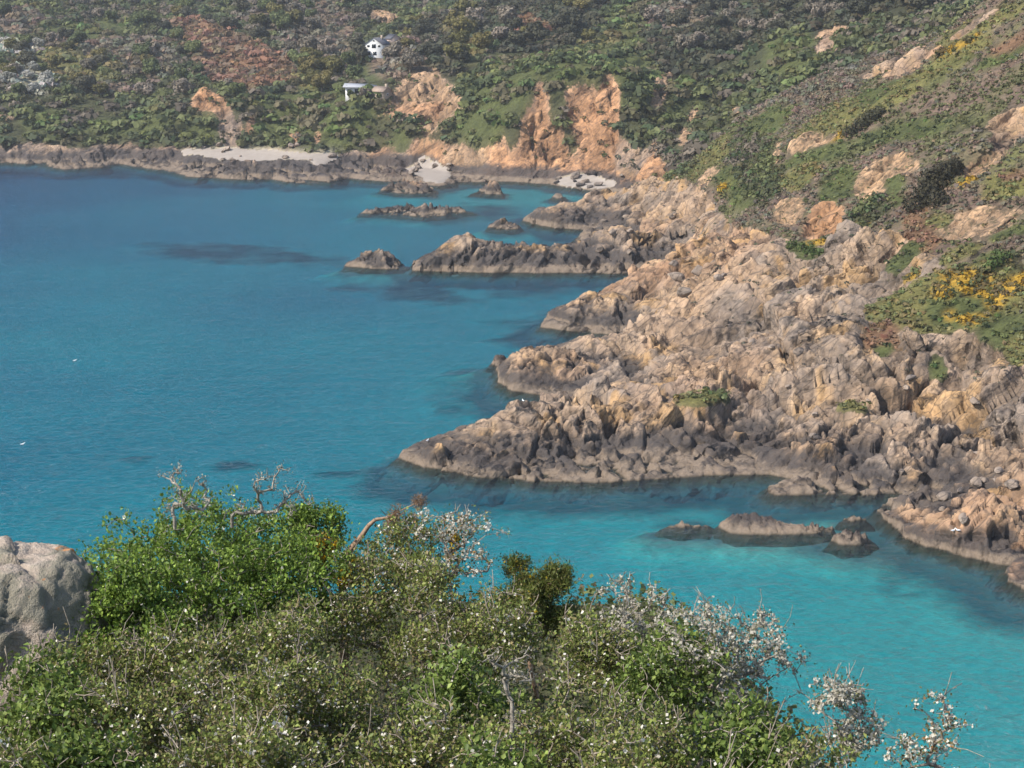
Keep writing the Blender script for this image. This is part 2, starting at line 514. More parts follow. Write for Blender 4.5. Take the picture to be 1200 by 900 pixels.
# far shore: bare rock at the foot
vt[far & (P[:, 2] + nA * 2.2 < 5.2)] = T_ROCK
ccx = [430, 480, 540, 590, 610, 640, 665, 700, 725, 740, 765, 790]
ccy = [182, 160, 170, 162, 126, 114, 124, 104, 98, 120, 165, 205]
vt[far & (QX > 430) & (QX < 790) & (QY > np.interp(QX, ccx, ccy))] = T_ORANGE
bx = [640, 720, 760, 800, 850, 900, 950, 1000, 1050, 1100, 1150, 1200, 1400]
by = [190, 205, 190, 208, 258, 272, 290, 268, 272, 300, 395, 402, 420]
near = ~far
edge = np.interp(QX, bx, by)
vt[near] = np.where((QY > edge)[near], T_ROCK, T_HEATHER)
vt[near & (P[:, 2] < 4.0)] = T_ROCK
PAINT = [  # region, cx, cy, rx, ry, tilt (degrees, rising to the right), type
 ('f',100,48,40,18,0,T_BARE),('f',172,68,32,24,0,T_BARE),('f',20,25,30,16,0,T_BARE),('f',372,48,42,48,0,T_BARE),('f',330,20,40,18,0,T_BARE),
 ('f',60,70,40,16,0,T_OLIVE),('f',110,85,25,20,0,T_OLIVE),('f',30,92,38,14,0,T_WHITE),('f',20,55,30,8,0,T_WHITE),('f',140,105,30,8,0,T_BARE),
 ('f',265,62,45,22,-10,T_BRACKEN),('f',318,78,30,16,-15,T_BRACKEN),('f',272,92,42,9,-10,T_BRACKEN),('f',230,32,36,9,-10,T_BRACKEN),('f',140,25,40,8,0,T_GRASS),
 ('f',100,35,50,8,0,T_GRASS),('f',170,105,16,8,0,T_GRASS),('f',180,145,26,18,0,T_GRASS),('f',230,152,28,10,0,T_GRASS),('f',130,148,30,14,0,T_GRASS),('f',50,142,24,16,0,T_GRASS),
 ('f',372,96,24,20,0,T_OLIVE),('f',395,140,48,34,0,T_GRASS),('f',318,140,26,30,0,T_GRASS),('f',350,118,60,10,0,T_GRASS),
 ('f',436,85,17,13,10,T_GRASS),('f',458,24,24,8,-18,T_TAN),('f',485,30,22,14,15,T_GRASS),('f',440,120,50,10,5,T_GRASS),
 ('f',520,62,55,38,25,T_WOOD),('f',468,72,32,26,0,T_BARE),('f',550,48,28,22,0,T_OLIVE),('f',640,28,90,36,0,T_WOOD),('f',622,32,24,10,0,T_BRACKEN),
 ('f',740,30,34,38,0,T_GRASS),('f',640,85,75,22,0,T_GRASS),('f',730,72,60,22,0,T_GRASS),('f',565,125,50,40,0,T_GRASS),('f',770,110,50,40,0,T_GRASS),('f',700,48,30,6,0,T_OLIVE),
 ('f',815,45,52,46,20,T_WOOD),('f',845,85,22,26,25,T_WOOD),('f',940,18,90,28,12,T_WOOD),('f',1050,5,60,14,10,T_WOOD),('f',800,20,40,14,0,T_BARE),
 ('f',880,95,45,34,0,T_SCRUB),('f',930,70,36,30,20,T_GRASS),('f',966,57,13,8,20,T_ROCK),('f',975,40,20,6,15,T_TAN),
 ('f',246,121,21,13,-6,T_ORANGE),('f',264,150,8,24,0,T_ROCK),('f',276,158,8,18,0,T_ROCK),('f',293,148,4,14,0,T_ORANGE),('f',345,162,5,9,0,T_ORANGE),('f',372,162,4,7,0,T_ORANGE),('f',8,138,12,4,0,T_TAN),
 ('f',500,118,36,32,20,T_TAN),('f',478,132,44,12,20,T_ORANGE),('f',462,152,26,16,0,T_SCRUB),('f',470,165,10,16,0,T_GRASS),
 ('f',688,148,42,42,0,T_ORANGE),('f',624,172,20,44,0,T_ORANGE),('f',712,188,32,34,0,T_ORANGE),('f',632,112,7,14,10,T_ORANGE),('f',718,104,6,16,25,T_ORANGE),
 ('f',575,188,44,24,0,T_ORANGE),('f',545,185,25,18,0,T_TAN),('f',640,192,28,30,0,T_ORANGE),('f',738,180,22,26,0,T_ROCK),
 ('f',560,150,34,20,0,T_GRASS),('f',600,150,8,22,0,T_SCRUB),('f',655,130,12,14,-20,T_SCRUB),('f',668,160,5,24,20,T_SCRUB),('f',748,148,20,26,0,T_SCRUB),
 ('f',775,104,9,26,-24,T_TAN),('f',808,150,8,22,-24,T_TAN),('f',860,133,6,6,0,T_TAN),
 ('f',292,181,86,5.5,-2,T_SAND),('f',382,186,22,7,0,T_SAND),('f',500,198,28,12,-15,T_SAND),('f',690,214,34,8,-6,T_SAND),
 ('f',340,205,42,9,0,T_ROCK),('f',410,195,25,12,0,T_ROCK),('f',470,188,22,8,0,T_ROCK),
 # near spur
 ('n',985,82,125,22,28,T_BARE),('n',880,150,60,12,30,T_GRASS),('n',840,175,24,12,30,T_OLIVE),('n',885,195,34,40,30,T_SCRUB),('n',850,215,16,34,40,T_GRASS),
 ('n',1010,120,70,9,28,T_GRASS),('n',1100,75,70,8,28,T_OLIVE),('n',1150,30,60,10,25,T_OLIVE),('n',1180,60,40,8,25,T_GRASS),
 ('n',1060,104,90,5,27,T_GRASS),('n',1050,112,80,6,27,T_OLIVE),('n',1120,55,28,4,25,T_GORSE),('n',1010,62,40,3,25,T_GORSE),
 ('n',1060,72,42,9,22,T_ROCK),('n',1140,30,30,5,30,T_ROCK),('n',1190,45,30,8,25,T_BRACKEN),
 ('n',970,140,40,10,28,T_OLIVE),('n',980,155,20,5,20,T_GORSE),('n',955,165,30,8,25,T_TAN),('n',1060,152,60,11,12,T_GRASS),('n',1150,170,45,16,15,T_HEATHER),
 ('n',960,180,40,12,20,T_GRASS),('n',910,180,6,14,10,T_TAN),('n',955,200,8,6,20,T_GORSE),('n',985,218,30,18,20,T_GRASS),('n',935,205,24,14,30,T_OLIVE),
 ('n',1042,205,34,20,38,T_TAN),('n',1020,225,20,16,30,T_TAN),('n',1048,225,12,18,20,T_GRASS),('n',965,258,26,15,35,T_ORANGE),('n',925,248,20,16,20,T_TAN),('n',940,293,24,9,-8,T_GRASS),
 ('n',955,283,14,4,10,T_GORSE),('n',1010,262,20,5,20,T_GORSE),('n',1020,248,22,12,20,T_SCRUB),
 ('n',1185,148,28,18,25,T_ROCK),('n',1150,190,30,10,30,T_TAN),('n',1130,212,10,5,10,T_GORSE),('n',1180,215,30,14,15,T_OLIVE),('n',1190,205,20,5,15,T_BRACKEN),
 ('n',1140,262,60,18,15,T_TAN),('n',1080,270,20,26,20,T_BRACKEN),('n',1100,258,14,10,0,T_OLIVE),('n',1190,275,30,8,15,T_GRASS),
 ('n',1060,300,24,12,40,T_GRASS),('n',1130,300,26,10,20,T_OLIVE),('n',1165,312,28,12,15,T_GRASS),('n',1130,350,90,36,10,T_OLIVE),('n',1125,360,40,20,10,T_GRASS),
 ('n',1135,330,34,13,-10,T_GORSE),('n',1168,348,12,12,40,T_GORSE),('n',1190,335,25,9,10,T_GORSE),('n',1068,326,13,5,25,T_GORSE),('n',1105,345,12,8,0,T_GORSE),('n',1145,370,16,6,10,T_GORSE),('n',1112,368,8,6,10,T_GORSE),
 ('n',1040,360,30,12,25,T_OLIVE),('n',1030,400,24,16,40,T_BRACKEN),('n',1030,410,14,8,30,T_GRASS),('n',1000,345,20,14,60,T_ROCK),
 ('n',1180,385,30,18,0,T_GRASS),('n',1098,432,12,16,0,T_GRASS),('n',1195,410,14,20,0,T_OLIVE),('n',838,464,20,5,-8,T_GRASS),('n',815,470,26,8,0,T_OLIVE),('n',1000,480,18,4,0,T_OLIVE),
 ('n',812,186,40,20,25,T_OLIVE),('n',800,180,26,9,20,T_BRACKEN),('n',790,200,24,10,10,T_SCRUB),('n',825,205,7,20,-40,T_TAN),('n',845,224,4,5,0,T_GORSE),
]
PALE = [(1078,604,38,8), (1135,612,26,7), (1195,640,20,10), (1190,672,16,14), (1180,575,40,8)]
rag = np.where(far, 0.75, 1.25) * fbm(P, np.where(far, 6.0, 4.0)[:, None], 5, 53, 0.8)
for reg, cx, cy, rx, ry, tl, ty in PAINT:
    m = far if reg == 'f' else near
    c, s = math.cos(math.radians(tl)), math.sin(math.radians(tl))
    dx, dy = QX - cx, QY - cy
    a = dx * c - dy * s; b = dx * s + dy * c
    vt[m & ((a / rx) ** 2 + (b / ry) ** 2 + rag < 1.15)] = ty
vt[(S < 0.3)] = T_ROCK
vt[(vt == T_SAND) & (P[:, 2] < 0.15)] = T_ROCK

is_rock = np.isin(vt, (T_ROCK, T_ORANGE, T_TAN))
TINT = np.array([(.10, .085, .06), (.070, .082, .030), (.15, .09, .055), (.130, .100, .074), (.052, .056, .028), (.55, .48, .38), (.30, .19, .030), (.038, .040, .022),
                 (.145, .110, .080), (.24, .23, .18), (.12, .115, .042), (.12, .095, .05), (.4, .3, .2), (.12, .095, .06)], np.float32)
tint = TINT[vt].copy()
tint *= (1 + 0.22 * fbm(P, 5.0, 3, 61))[:, None]
# heather and bare slopes break up into green and mauve drifts
heath = np.isin(vt, (T_HEATHER,))
g = np.clip(fbm(P * np.array([0.5, 1, 1.0]), 7.0, 3, 77) * 2.2, -1, 1)[:, None]
tint = np.where(heath[:, None], np.where(g > 0, tint * (1 - g) + g * np.array([.105, .11, .045]), tint * (1 + g) - g * np.array([.15, .10, .085])), tint)
tint = tint.astype(np.float32)

# smooth the rock mask a little so that the border is not stepped
def blur(A, n):
    A = A.reshape(NR, NTH, -1).astype(np.float32)
    for _ in range(n):
        A[1:-1] = (A[:-2] + 2 * A[1:-1] + A[2:]) / 4
        A[:, 1:-1] = (A[:, :-2] + 2 * A[:, 1:-1] + A[:, 2:]) / 4
    return A
def mixc(a, b, f):
    f = np.clip(f, 0, 1)[:, None]
    return np.asarray(a) * (1 - f) + np.asarray(b) * f
def rock_tint(P, tone, far_m, orange, tan):
    """weathered granite: grey faces, buff and ochre lichen drifts, rusty far cliffs"""
    a = fbm(P, 9.0, 4, 131); b = fbm(P, 3.0, 3, 137); c = fbm(P, 5.0, 4, 139)
    col = mixc((.24, .21, .185), (.40, .30, .212), 0.56 + 1.7 * a)
    e = fbm(P, 26.0, 3, 149)
    col = mixc(col, (.235, .205, .178), np.minimum((e - 0.04) * 1.8, 0.7))
    col = mixc(col, (.36, .245, .165), (-e - 0.03) * 2.2)
    col = mixc(col, (.42, .32, .215), (b - 0.14) * 2.0)
    col = mixc(col, (.42, .28, .13), np.minimum((c - 0.22) * 4.0, 0.6))
    col = mixc(col, (.30, .235, .20), 0.35 * far_m)
    col = mixc(col, np.array((.47, .275, .150))[None] * (1 + 0.35 * a[:, None]), 0.8 * orange)
    col = mixc(col, np.array((.43, .305, .195))[None] * (1 + 0.2 * b[:, None]), 0.75 * tan)
    return (0.79 * col * np.array([1.08, 1.0, 0.92]) * (1 + 0.5 * tone[:, None])).astype(np.float32)
rockf = blur(np.where(near & (vt == T_TAN), 0.60, is_rock), 2).ravel()
sandf = blur(vt == T_SAND, 2).ravel()
tint = blur(tint, 5).reshape(-1, 3)

# normals of the smooth form, then rock and turf relief along them
G = P.reshape(NR, NTH, 3)
du = np.gradient(G, axis=1); dv = np.gradient(G, axis=0)
Nn = np.cross(du, dv); Nn /= np.linalg.norm(Nn, axis=2, keepdims=True) + 1e-9
Nn = blur(Nn, 8); Nn /= np.linalg.norm(Nn, axis=2, keepdims=True) + 1e-9
Nn = Nn.reshape(-1, 3)
Nn[Nn[:, 2] < 0] *= -1
disp = np.zeros(len(P), np.float32)
ridx = np.where((rockf > 0.02) & keep.ravel())[0]
scale_far = np.where(P[ridx, 1] > 495, 1.7, 1.0).astype(np.float32)
rbig, rsmall, rtone = rock_disp(P[ridx] / scale_far[:, None])
massif = np.clip(blur(is_rock, 30).ravel()[ridx] * 1.6 - 0.6, 0, 1)
lim_big = np.clip(0.06 + np.maximum(S[ridx], 0) / 14.0, 0.06, 1.0)
lim_small = np.clip(0.5 + np.maximum(S[ridx], 0) / 5.0, 0.5, 1.0)
disp[ridx] = (1.15 * rbig * lim_big * massif + 1.3 * rsmall * lim_small * (0.25 + 0.75 * massif)) * scale_far * rockf[ridx] * (1 - sandf[ridx])
rtint = np.full((len(P), 3), 0.3, np.float32)
orf = blur(vt == T_ORANGE, 3).ravel(); taf = blur(vt == T_TAN, 3).ravel()
rtint[ridx] = rock_tint(P[ridx], rtone, far[ridx], orf[ridx], taf[ridx])
tide = (1.5 * fbm(P, 7.0, 2, 151) - 1.3 * np.clip((P[:, 1] - 320) / 50, 0, 1) - 0.3 * far + 1.6 * far * fbm(P, 18.0, 2, 157)).astype(np.float32)
for cx, cy, rx, ry in PALE: tide += (2.6 * near * np.clip(1.3 - ((QX - cx) / rx) ** 2 - ((QY - cy) / ry) ** 2, 0, 1)).astype(np.float32)
vidx = np.where((rockf < 0.98) & keep.ravel())[0]
turf = 0.55 * fbm(P[vidx], 7.0, 3, 83) + 0.25 * fbm(P[vidx], 2.0, 2, 84)
turf += np.where(P[vidx, 1] > 495, 2.6, 0.9) * fbm(P[vidx], 26.0, 2, 85)
disp[vidx] += turf * (1 - rockf[vidx]) * (1 - sandf[vidx]) * np.clip(S[vidx] / 6, 0, 1)
disp = 0.85 * disp + 0.15 * blur(disp, 1).ravel()
disp *= np.clip(1 + (S + 0.3) / 1.2, 0, 1)
P2 = (P + Nn * disp[:, None]).astype(np.float32)

q = np.arange(NR * NTH).reshape(NR, NTH)
quads = np.stack([q[:-1, :-1], q[:-1, 1:], q[1:, 1:], q[1:, :-1]], 2).reshape(-1, 4)
kf = keep.ravel()[quads].all(1) & (P2[quads, 2].max(1) > -2.5)
quads = quads[kf]

def submesh(name, fsel, mat, smooth=True):
    f = quads[fsel]
    u, inv = np.unique(f, return_inverse=True)
    return mesh_from(name, P2[u], inv.reshape(-1, 4), mat, smooth, {"tint": tint[u], "rock": rockf[u], "rtint": rtint[u], "tide": tide[u]})

fs = sandf[quads].mean(1) > 0.5
ff = far[quads].any(1)
land_near = add("headland", submesh("headland", (~fs) & (~ff), M_TERR, False), kind="structure")
land_far = add("hillside", submesh("hillside", (~fs) & ff, M_TERR, False), kind="structure")
add("beach", submesh("beach", fs, M_SAND), kind="structure")

# first visible land vertex along the line of sight of a picture position (to read off where a thing stands)
vis_bins = {}
_ok = np.where((S > -0.5) & (PX > -60) & (PX < 1260) & (PY > -60) & (PY < 720))[0]
_px2, _py2 = to_px(P2[_ok])
_key = (np.floor(_px2 / 2).astype(np.int64) + 1000) * 4096 + (np.floor(_py2 / 2).astype(np.int64) + 1000)
_order = np.lexsort((P2[_ok, 1], _key))
_k, _first = np.unique(_key[_order], return_index=True)
_vis = dict(zip(_k.tolist(), _ok[_order][_first].tolist()))

def land_at(px, py):
    best = None
    for rad in range(0, 8):
        for i in range(-rad, rad + 1):
            for j in range(-rad, rad + 1):
                v = _vis.get((int(px // 2) + i + 1000) * 4096 + (int(py // 2) + j + 1000))
                if v is not None and (best is None or P2[v, 1] < P2[best, 1]): best = v
        if best is not None: return best
    return None

SKERRIES = [  # waterline in the picture, peaks (px, py, height, width), label
 ([(404,312),(425,315),(450,316),(470,315),(477,311),(465,307),(440,306),(415,309)], [(448,310,2.3,4.5),(425,311,1.0,5)], "small dark-crested rock islet just off the tip of the long rock finger"),
 ([(422,250),(470,252),(500,255),(530,252),(558,248),(540,245),(480,244),(440,246)], [(512,250,2.0,5),(460,248,0.7,12),(540,248,.7,6)], "long flat brown reef lying low across the bay"),
 ([(569,267),(585,270),(602,270),(611,267),(600,264),(580,264)], [(590,267,0.7,4)], "tiny flat brown rock barely breaking the surface"),
 ([(446,224),(475,227),(508,227),(511,222),(480,219),(450,220)], [(460,223,2.0,4),(490,223,2.4,7)], "low jagged reef in front of the small sandy cove"),
 ([(553,226),(570,228),(588,228),(586,223),(560,223)], [(577,226,2.2,5),(558,225,1.4,4)], "squat knobbly brown rock below the orange cliffs"),
 ([(646,231),(654,233),(662,231),(654,228)], [(654,231,0.8,3)], "small rounded rock off the shingle cove"),
 ([(838,617),(852,624),(880,627),(930,626),(975,624),(976,620),(930,616),(880,613),(848,613)], [(870,620,1.1,3.0),(892,619,1.2,3.0),(945,621,0.45,3)], "grey ridge-backed islet lying in the turquoise inlet"),
 ([(974,634),(990,639),(1014,638),(1022,632),(1005,627),(982,628)], [(998,633,0.9,2.2)], "small brown rock beside the grey ridge-backed islet"),
 ([(775,617),(795,619),(825,619),(832,616),(800,614)], [(800,617,0.1,3)], "flat rock slab awash at the end of the grey islet"),
 ([(989,609),(1000,612),(1014,610),(1002,606)], [(1000,609,0.25,1.2)], "little dark rock awash near the rock shelf"),
 ([(574,428),(585,431),(597,429),(594,424),(580,424)], [(585,428,1.0,1.6)], "small low rock off the blocky grey rock point"),
]

# sea bed: depth from a few soundings, rising to the shore; dark weed beds and reefs
bedx = np.arange(-330, 130, 2.2); bedy = np.arange(70, 700, 2.2)
BX, BY = np.meshgrid(bedx, bedy)
B = np.stack([BX.ravel(), BY.ravel()], 1)
SB = signed_dist(B, coast_poly)
SOUND = [(1150,720,2.3),(1000,700,2.8),(800,640,2.8),(1000,850,3.1),(1200,880,2.7),(700,600,2.9),(600,640,3.3),(900,590,2.2),(480,600,3.5),(300,560,3.5),(100,600,3.5),(0,450,3.4),
 (200,420,3.1),(400,420,3.0),(520,480,3.2),(560,400,3.2),(620,350,3.0),(450,340,3.2),(300,320,2.9),(100,300,3.0),(0,240,3.2),(250,250,2.7),(400,260,2.4),(480,235,1.4),(600,232,1.2),(680,232,1.4),
 (380,228,2.2),(200,215,3.0),(0,205,3.5),(560,260,2.6),(650,285,2.6),(-150,300,4.5),(-200,600,5)]
sp = np.array([at_z(x, y, -d)[:2] for x, y, d in SOUND]); sd = np.array([d for *_, d in SOUND])
w = 1.0 / (((B[:, None, :] - sp[None]) ** 2).sum(-1) + 150.0) ** 1.5
depth = (w * sd).sum(1) / w.sum(1)
B3 = np.stack([B[:, 0], B[:, 1], 0 * B[:, 0]], 1)
shoal = np.full(len(B), 99.0)
for outl, _, _ in SKERRIES: shoal = np.minimum(shoal, -signed_dist(B, np.array([at_z(x, y)[:2] for x, y in outl])))
depth *= 1 + 0.16 * fbm(B3, 40.0, 3, 91)
depth = np.minimum(depth, 0.5 + np.maximum(-SB, 0) * 0.9)
WEED = [(290,300,150,14,-4),(480,345,130,14,-6),(560,455,70,26,0),(540,478,40,14,0),(560,575,130,15,0),(860,577,150,13,0),(730,585,110,10,4),(980,590,70,16,10),(880,585,60,8,10),
 (1060,700,70,8,-9),(1140,715,60,7,-12),(1190,700,30,24,0),(1120,668,120,12,-9),(160,540,30,6,0),(270,548,45,8,0),(400,560,50,8,0),(600,380,60,12,0),(610,345,70,12,0),(700,332,60,8,0),
 (560,330,140,8,0),(820,618,60,10,0),(1010,620,60,30,0),(560,250,60,14,0),(680,285,60,20,0),(100,205,140,9,0),(300,217,90,6,0),(430,325,60,8,0),(640,402,90,8,0),(650,570,120,14,0),(480,560,60,16,0)]
depth = np.minimum(depth, 0.75 + np.maximum(shoal, 0) * 0.33 * (1 + 0.5 * fbm(B3, 6.0, 3, 93)))
bed = np.stack([B[:, 0], B[:, 1], -depth], 1)
bpx, bpy_ = to_px(bed)
weed = np.zeros(len(bed), np.float32)
wrag = 0.9 * fbm(B3, 16.0, 4, 97, 0.6)
for cx, cy, rx, ry, tl in WEED:
    c, s = math.cos(math.radians(tl)), math.sin(math.radians(tl))
    dx, dy = bpx - cx, bpy_ - cy
    a = dx * c - dy * s; b = dx * s + dy * c
    weed = np.maximum(weed, np.clip(0.85 * (1.1 - ((a / rx) ** 2 + (b / ry) ** 2) - wrag), 0, 0.8))
weed = np.maximum(weed, np.clip(1.5 - (-SB - 1.0) / 6.0, 0, 1.5))
weed = np.maximum(weed, np.clip(1.25 - np.maximum(shoal, 0) / 4.5 - 0.5 * wrag, 0, 1.3))
bed[:, 2] += np.minimum(weed, 1) * 0.5 * (1 + fbm(B3, 4.0, 3, 95)) * np.clip(depth - 1.0, 0, 1)
nbx, nby = len(bedx), len(bedy)
q2 = np.arange(nbx * nby).reshape(nby, nbx)
bq = np.stack([q2[:-1, :-1], q2[:-1, 1:], q2[1:, 1:], q2[1:, :-1]], 2).reshape(-1, 4)
bq = bq[(SB[bq] < 2.5).any(1)]
u, inv = np.unique(bq, return_inverse=True)
add("seabed", mesh_from("seabed", bed[u], inv.reshape(-1, 4), M_BED, True, {"weed": weed[u]}), kind="structure")
# deep floor beyond the surveyed part
fv = np.array([(-2500, -200, -6.5), (600, -200, -6.5), (600, 1500, -6.5), (-2500, 1500, -6.5)], np.float32)
add("seabed", mesh_from("deep_seabed", fv, np.array([(0, 1, 2, 3)]), M_BED, False, {"weed": np.zeros(4, np.float32)}), kind="structure")
# water body: a closed box, its top face the sea surface
x0, x1, y0, y1 = -2450, 560, -150, 1450
wv = np.array([(x0, y0, -14), (x1, y0, -14), (x1, y1, -14), (x0, y1, -14), (x0, y0, 0), (x1, y0, 0), (x1, y1, 0), (x0, y1, 0)], np.float32)
wf = np.array([(3, 2, 1, 0), (4, 5, 6, 7), (0, 1, 5, 4), (1, 2, 6, 5), (2, 3, 7, 6), (3, 0, 4, 7)])
add("sea_water", mesh_from("sea_water", wv, wf, M_WATER), kind="structure")

# ------------------------------------------------------------------ foliage helpers
RNG = np.random.default_rng(7)

def make_leaf_mat(name, col=None, trans=0.25, var=0.35, rough=0.7):
    t = NT(name)
    geo = t.node("ShaderNodeNewGeometry")
    base = t.attr("col", True) if col is None else (*col, 1)
    if col is not None:
        rgb = t.node("ShaderNodeRGB"); rgb.outputs[0].default_value = (*col, 1); base = rgb.outputs[0]
        oi = t.node("ShaderNodeObjectInfo")
        k = t.maprange(oi.outputs["Random"], 0, 1, 0.75, 1.3)
        hs = t.node("ShaderNodeHueSaturation"); t.link(base, hs.inputs["Color"]); t.link(k, hs.inputs["Value"])
        t.link(t.maprange(oi.outputs["Random"], 0, 1, 0.515, 0.485), hs.inputs["Hue"])
        base = hs.outputs[0]
    r = t.maprange(geo.outputs["Random Per Island"], 0, 1, 1 - var, 1 + var)
    h2 = t.node("ShaderNodeHueSaturation"); t.link(base, h2.inputs["Color"]); t.link(r, h2.inputs["Value"])
    p = t.principled(h2.outputs[0], rough, spec=0.25)
    tl = t.node("ShaderNodeBsdfTranslucent"); t.link(h2.outputs[0], tl.inputs[0])
    mx = t.node("ShaderNodeMixShader"); mx.inputs[0].default_value = trans
    t.link(p.outputs[0], mx.inputs[1]); t.link(tl.outputs[0], mx.inputs[2])
    return t.done(mx)

def make_bark_mat(name, a, b, scale=18.0):
    t = NT(name)
    c = t.mix(t.maprange(t.noise(scale, 3, 0.6), 0.35, 0.65), a, b)
    return t.done(t.principled(c, 0.9))

def unit(v): return v / (np.linalg.norm(v, axis=-1, keepdims=True) + 1e-9)

def quad_cloud(cent, nrm, size, rng, aspect=0.8):
    """square leaf-clump faces at cent, facing nrm"""
    n = len(cent)
    t = unit(np.cross(nrm, rng.normal(size=(n, 3))))
    b = np.cross(nrm, t)
    s = (size * rng.uniform(0.6, 1.2, n))[:, None]
    bend = nrm * s * 0.25
    V = np.stack([cent - t * s - b * s * aspect * .6 - bend * .4, cent + t * s * .8 - b * s * aspect - bend, cent + t * s + b * s * aspect * .7, cent - t * s * .7 + b * s * aspect - bend * .7], 1).reshape(-1, 3)
    F = np.arange(n * 4).reshape(-1, 4)
    return V, F

def dome_clumps(cent, rad, hz, k, rel, rng, up=None):
    """k leaf-clump faces on a bumpy dome round each centre"""
    n = len(cent)
    d = rng.normal(size=(n * k, 3)); d[:, 2] = np.abs(d[:, 2]) - 0.15
    d = unit(d)
    rr = np.repeat(rad, k)
    pos = np.repeat(cent, k, 0) + d * (rr * rng.uniform(0.55, 1.08, n * k))[:, None] * np.stack([np.ones(n * k), np.ones(n * k), np.repeat(hz, k)], 1)
    nr = unit(d + np.array([0, 0, 0.25]) + 0.38 * rng.normal(size=(n * k, 3)))
    return quad_cloud(pos, nr, rr * rel, rng)

def crown_mesh(name, lobes, per, size, mat, rng, flat=0.8):
    """crown made of leaf clumps spread over uneven lobes: lobes (x,y,z,r)"""
    Vs, Fs, o = [], [], 0
    for x, y, z, r in lobes:
        k = max(12, int(per * r * r))
        d = rng.normal(size=(k, 3)); d[:, 2] += 0.25; d = unit(d)
        bump = 1 + 0.22 * fbm(d * 2.0 + np.array([x, y, z]), 1.0, 2, 11)
        pos = np.array([x, y, z]) + d * (r * bump * rng.uniform(0.55, 1.05, k))[:, None] * np.array([1, 1, flat])
        V, F = quad_cloud(pos, unit(d + 0.42 * rng.normal(size=(k, 3))), np.full(k, size), rng)
        Vs.append(V); Fs.append(F + o); o += len(V)
    return mesh_from(name, np.vstack(Vs), np.vstack(Fs), mat)

def tube_mesh(name, segs, mat, sides=5):
    """segs: (ax,ay,az,bx,by,bz,ra,rb)"""
    segs = np.asarray(segs, np.float64)
    A, Bv, ra, rb = segs[:, :3], segs[:, 3:6], segs[:, 6], segs[:, 7]
    ax = unit(Bv - A)
    ref = np.where(np.abs(ax[:, 2:3]) > 0.9, np.array([[1.0, 0, 0]]), np.array([[0, 0, 1.0]]))
    u = unit(np.cross(ax, ref)); v = np.cross(ax, u)
    n = len(segs); V = np.empty((n, 2 * sides, 3))
    for i in range(sides):
        a = 2 * math.pi * i / sides
        dr = math.cos(a) * u + math.sin(a) * v
        V[:, i] = A + dr * ra[:, None]; V[:, sides + i] = Bv + dr * rb[:, None]
    base = np.arange(n)[:, None] * 2 * sides
    F = []
    for i in range(sides):
        j = (i + 1) % sides
        F.append(np.concatenate([base + i, base + j, base + sides + j, base + sides + i], 1))
    return mesh_from(name, V.reshape(-1, 3), np.vstack(F), mat, True)

def random_lobes(rng, w, h, n):
    L = [(0, 0, h * 0.55, w * 0.34)]
    for _ in range(n):
        a = rng.uniform(0, 2 * math.pi); q = rng.uniform(0.15, 0.36) * w
        L.append((q * math.cos(a), q * math.sin(a), h * rng.uniform(0.38, 0.85), w * rng.uniform(0.16, 0.26)))
    return L

def make_tree(name, w, h, nl, per, size, mat, bark, seed, label, cat, group):
    rng = np.random.default_rng(seed)
    e = add(name, None, label=label, cat=cat, group=group)
    L = random_lobes(rng, w, h, nl)
    add("crown", crown_mesh("crown", L, per, size, mat, rng), e)
    segs = [(0, 0, -0.8, 0.05 * w, 0, h * 0.45, 0.045 * w, 0.03 * w)]
    for x, y, z, r in L[:6]:
        segs.append((0.05 * w, 0, h * 0.42, x, y, z, 0.025 * w, 0.008 * w))
    add("trunk", tube_mesh("trunk", segs, bark), e)
    return e

M_BARK = make_bark_mat("grey_bark", (0.10, 0.085, 0.07), (0.20, 0.17, 0.14))
M_COL = make_leaf_mat("scrub_leaves", None, 0.33, 0.25)
KIND = {
 'dark': (make_leaf_mat("evergreen_leaves", (.072, .070, .042)), "evergreen_tree", "dark evergreen tree"),
 'bare': (make_leaf_mat("bare_twigs", (.165, .138, .102), 0.1), "bare_tree", "brown leafless tree"),
 'olive': (make_leaf_mat("olive_leaves", (.130, .115, .035)), "budding_tree", "yellow-olive budding tree"),
 'green': (make_leaf_mat("fresh_leaves", (.105, .125, .045)), "leafy_tree", "mid green leafy tree"),
 'white': (make_leaf_mat("blossom_twigs", (.28, .27, .23), 0.1), "blossom_tree", "pale blossoming blackthorn thicket tree"),
}

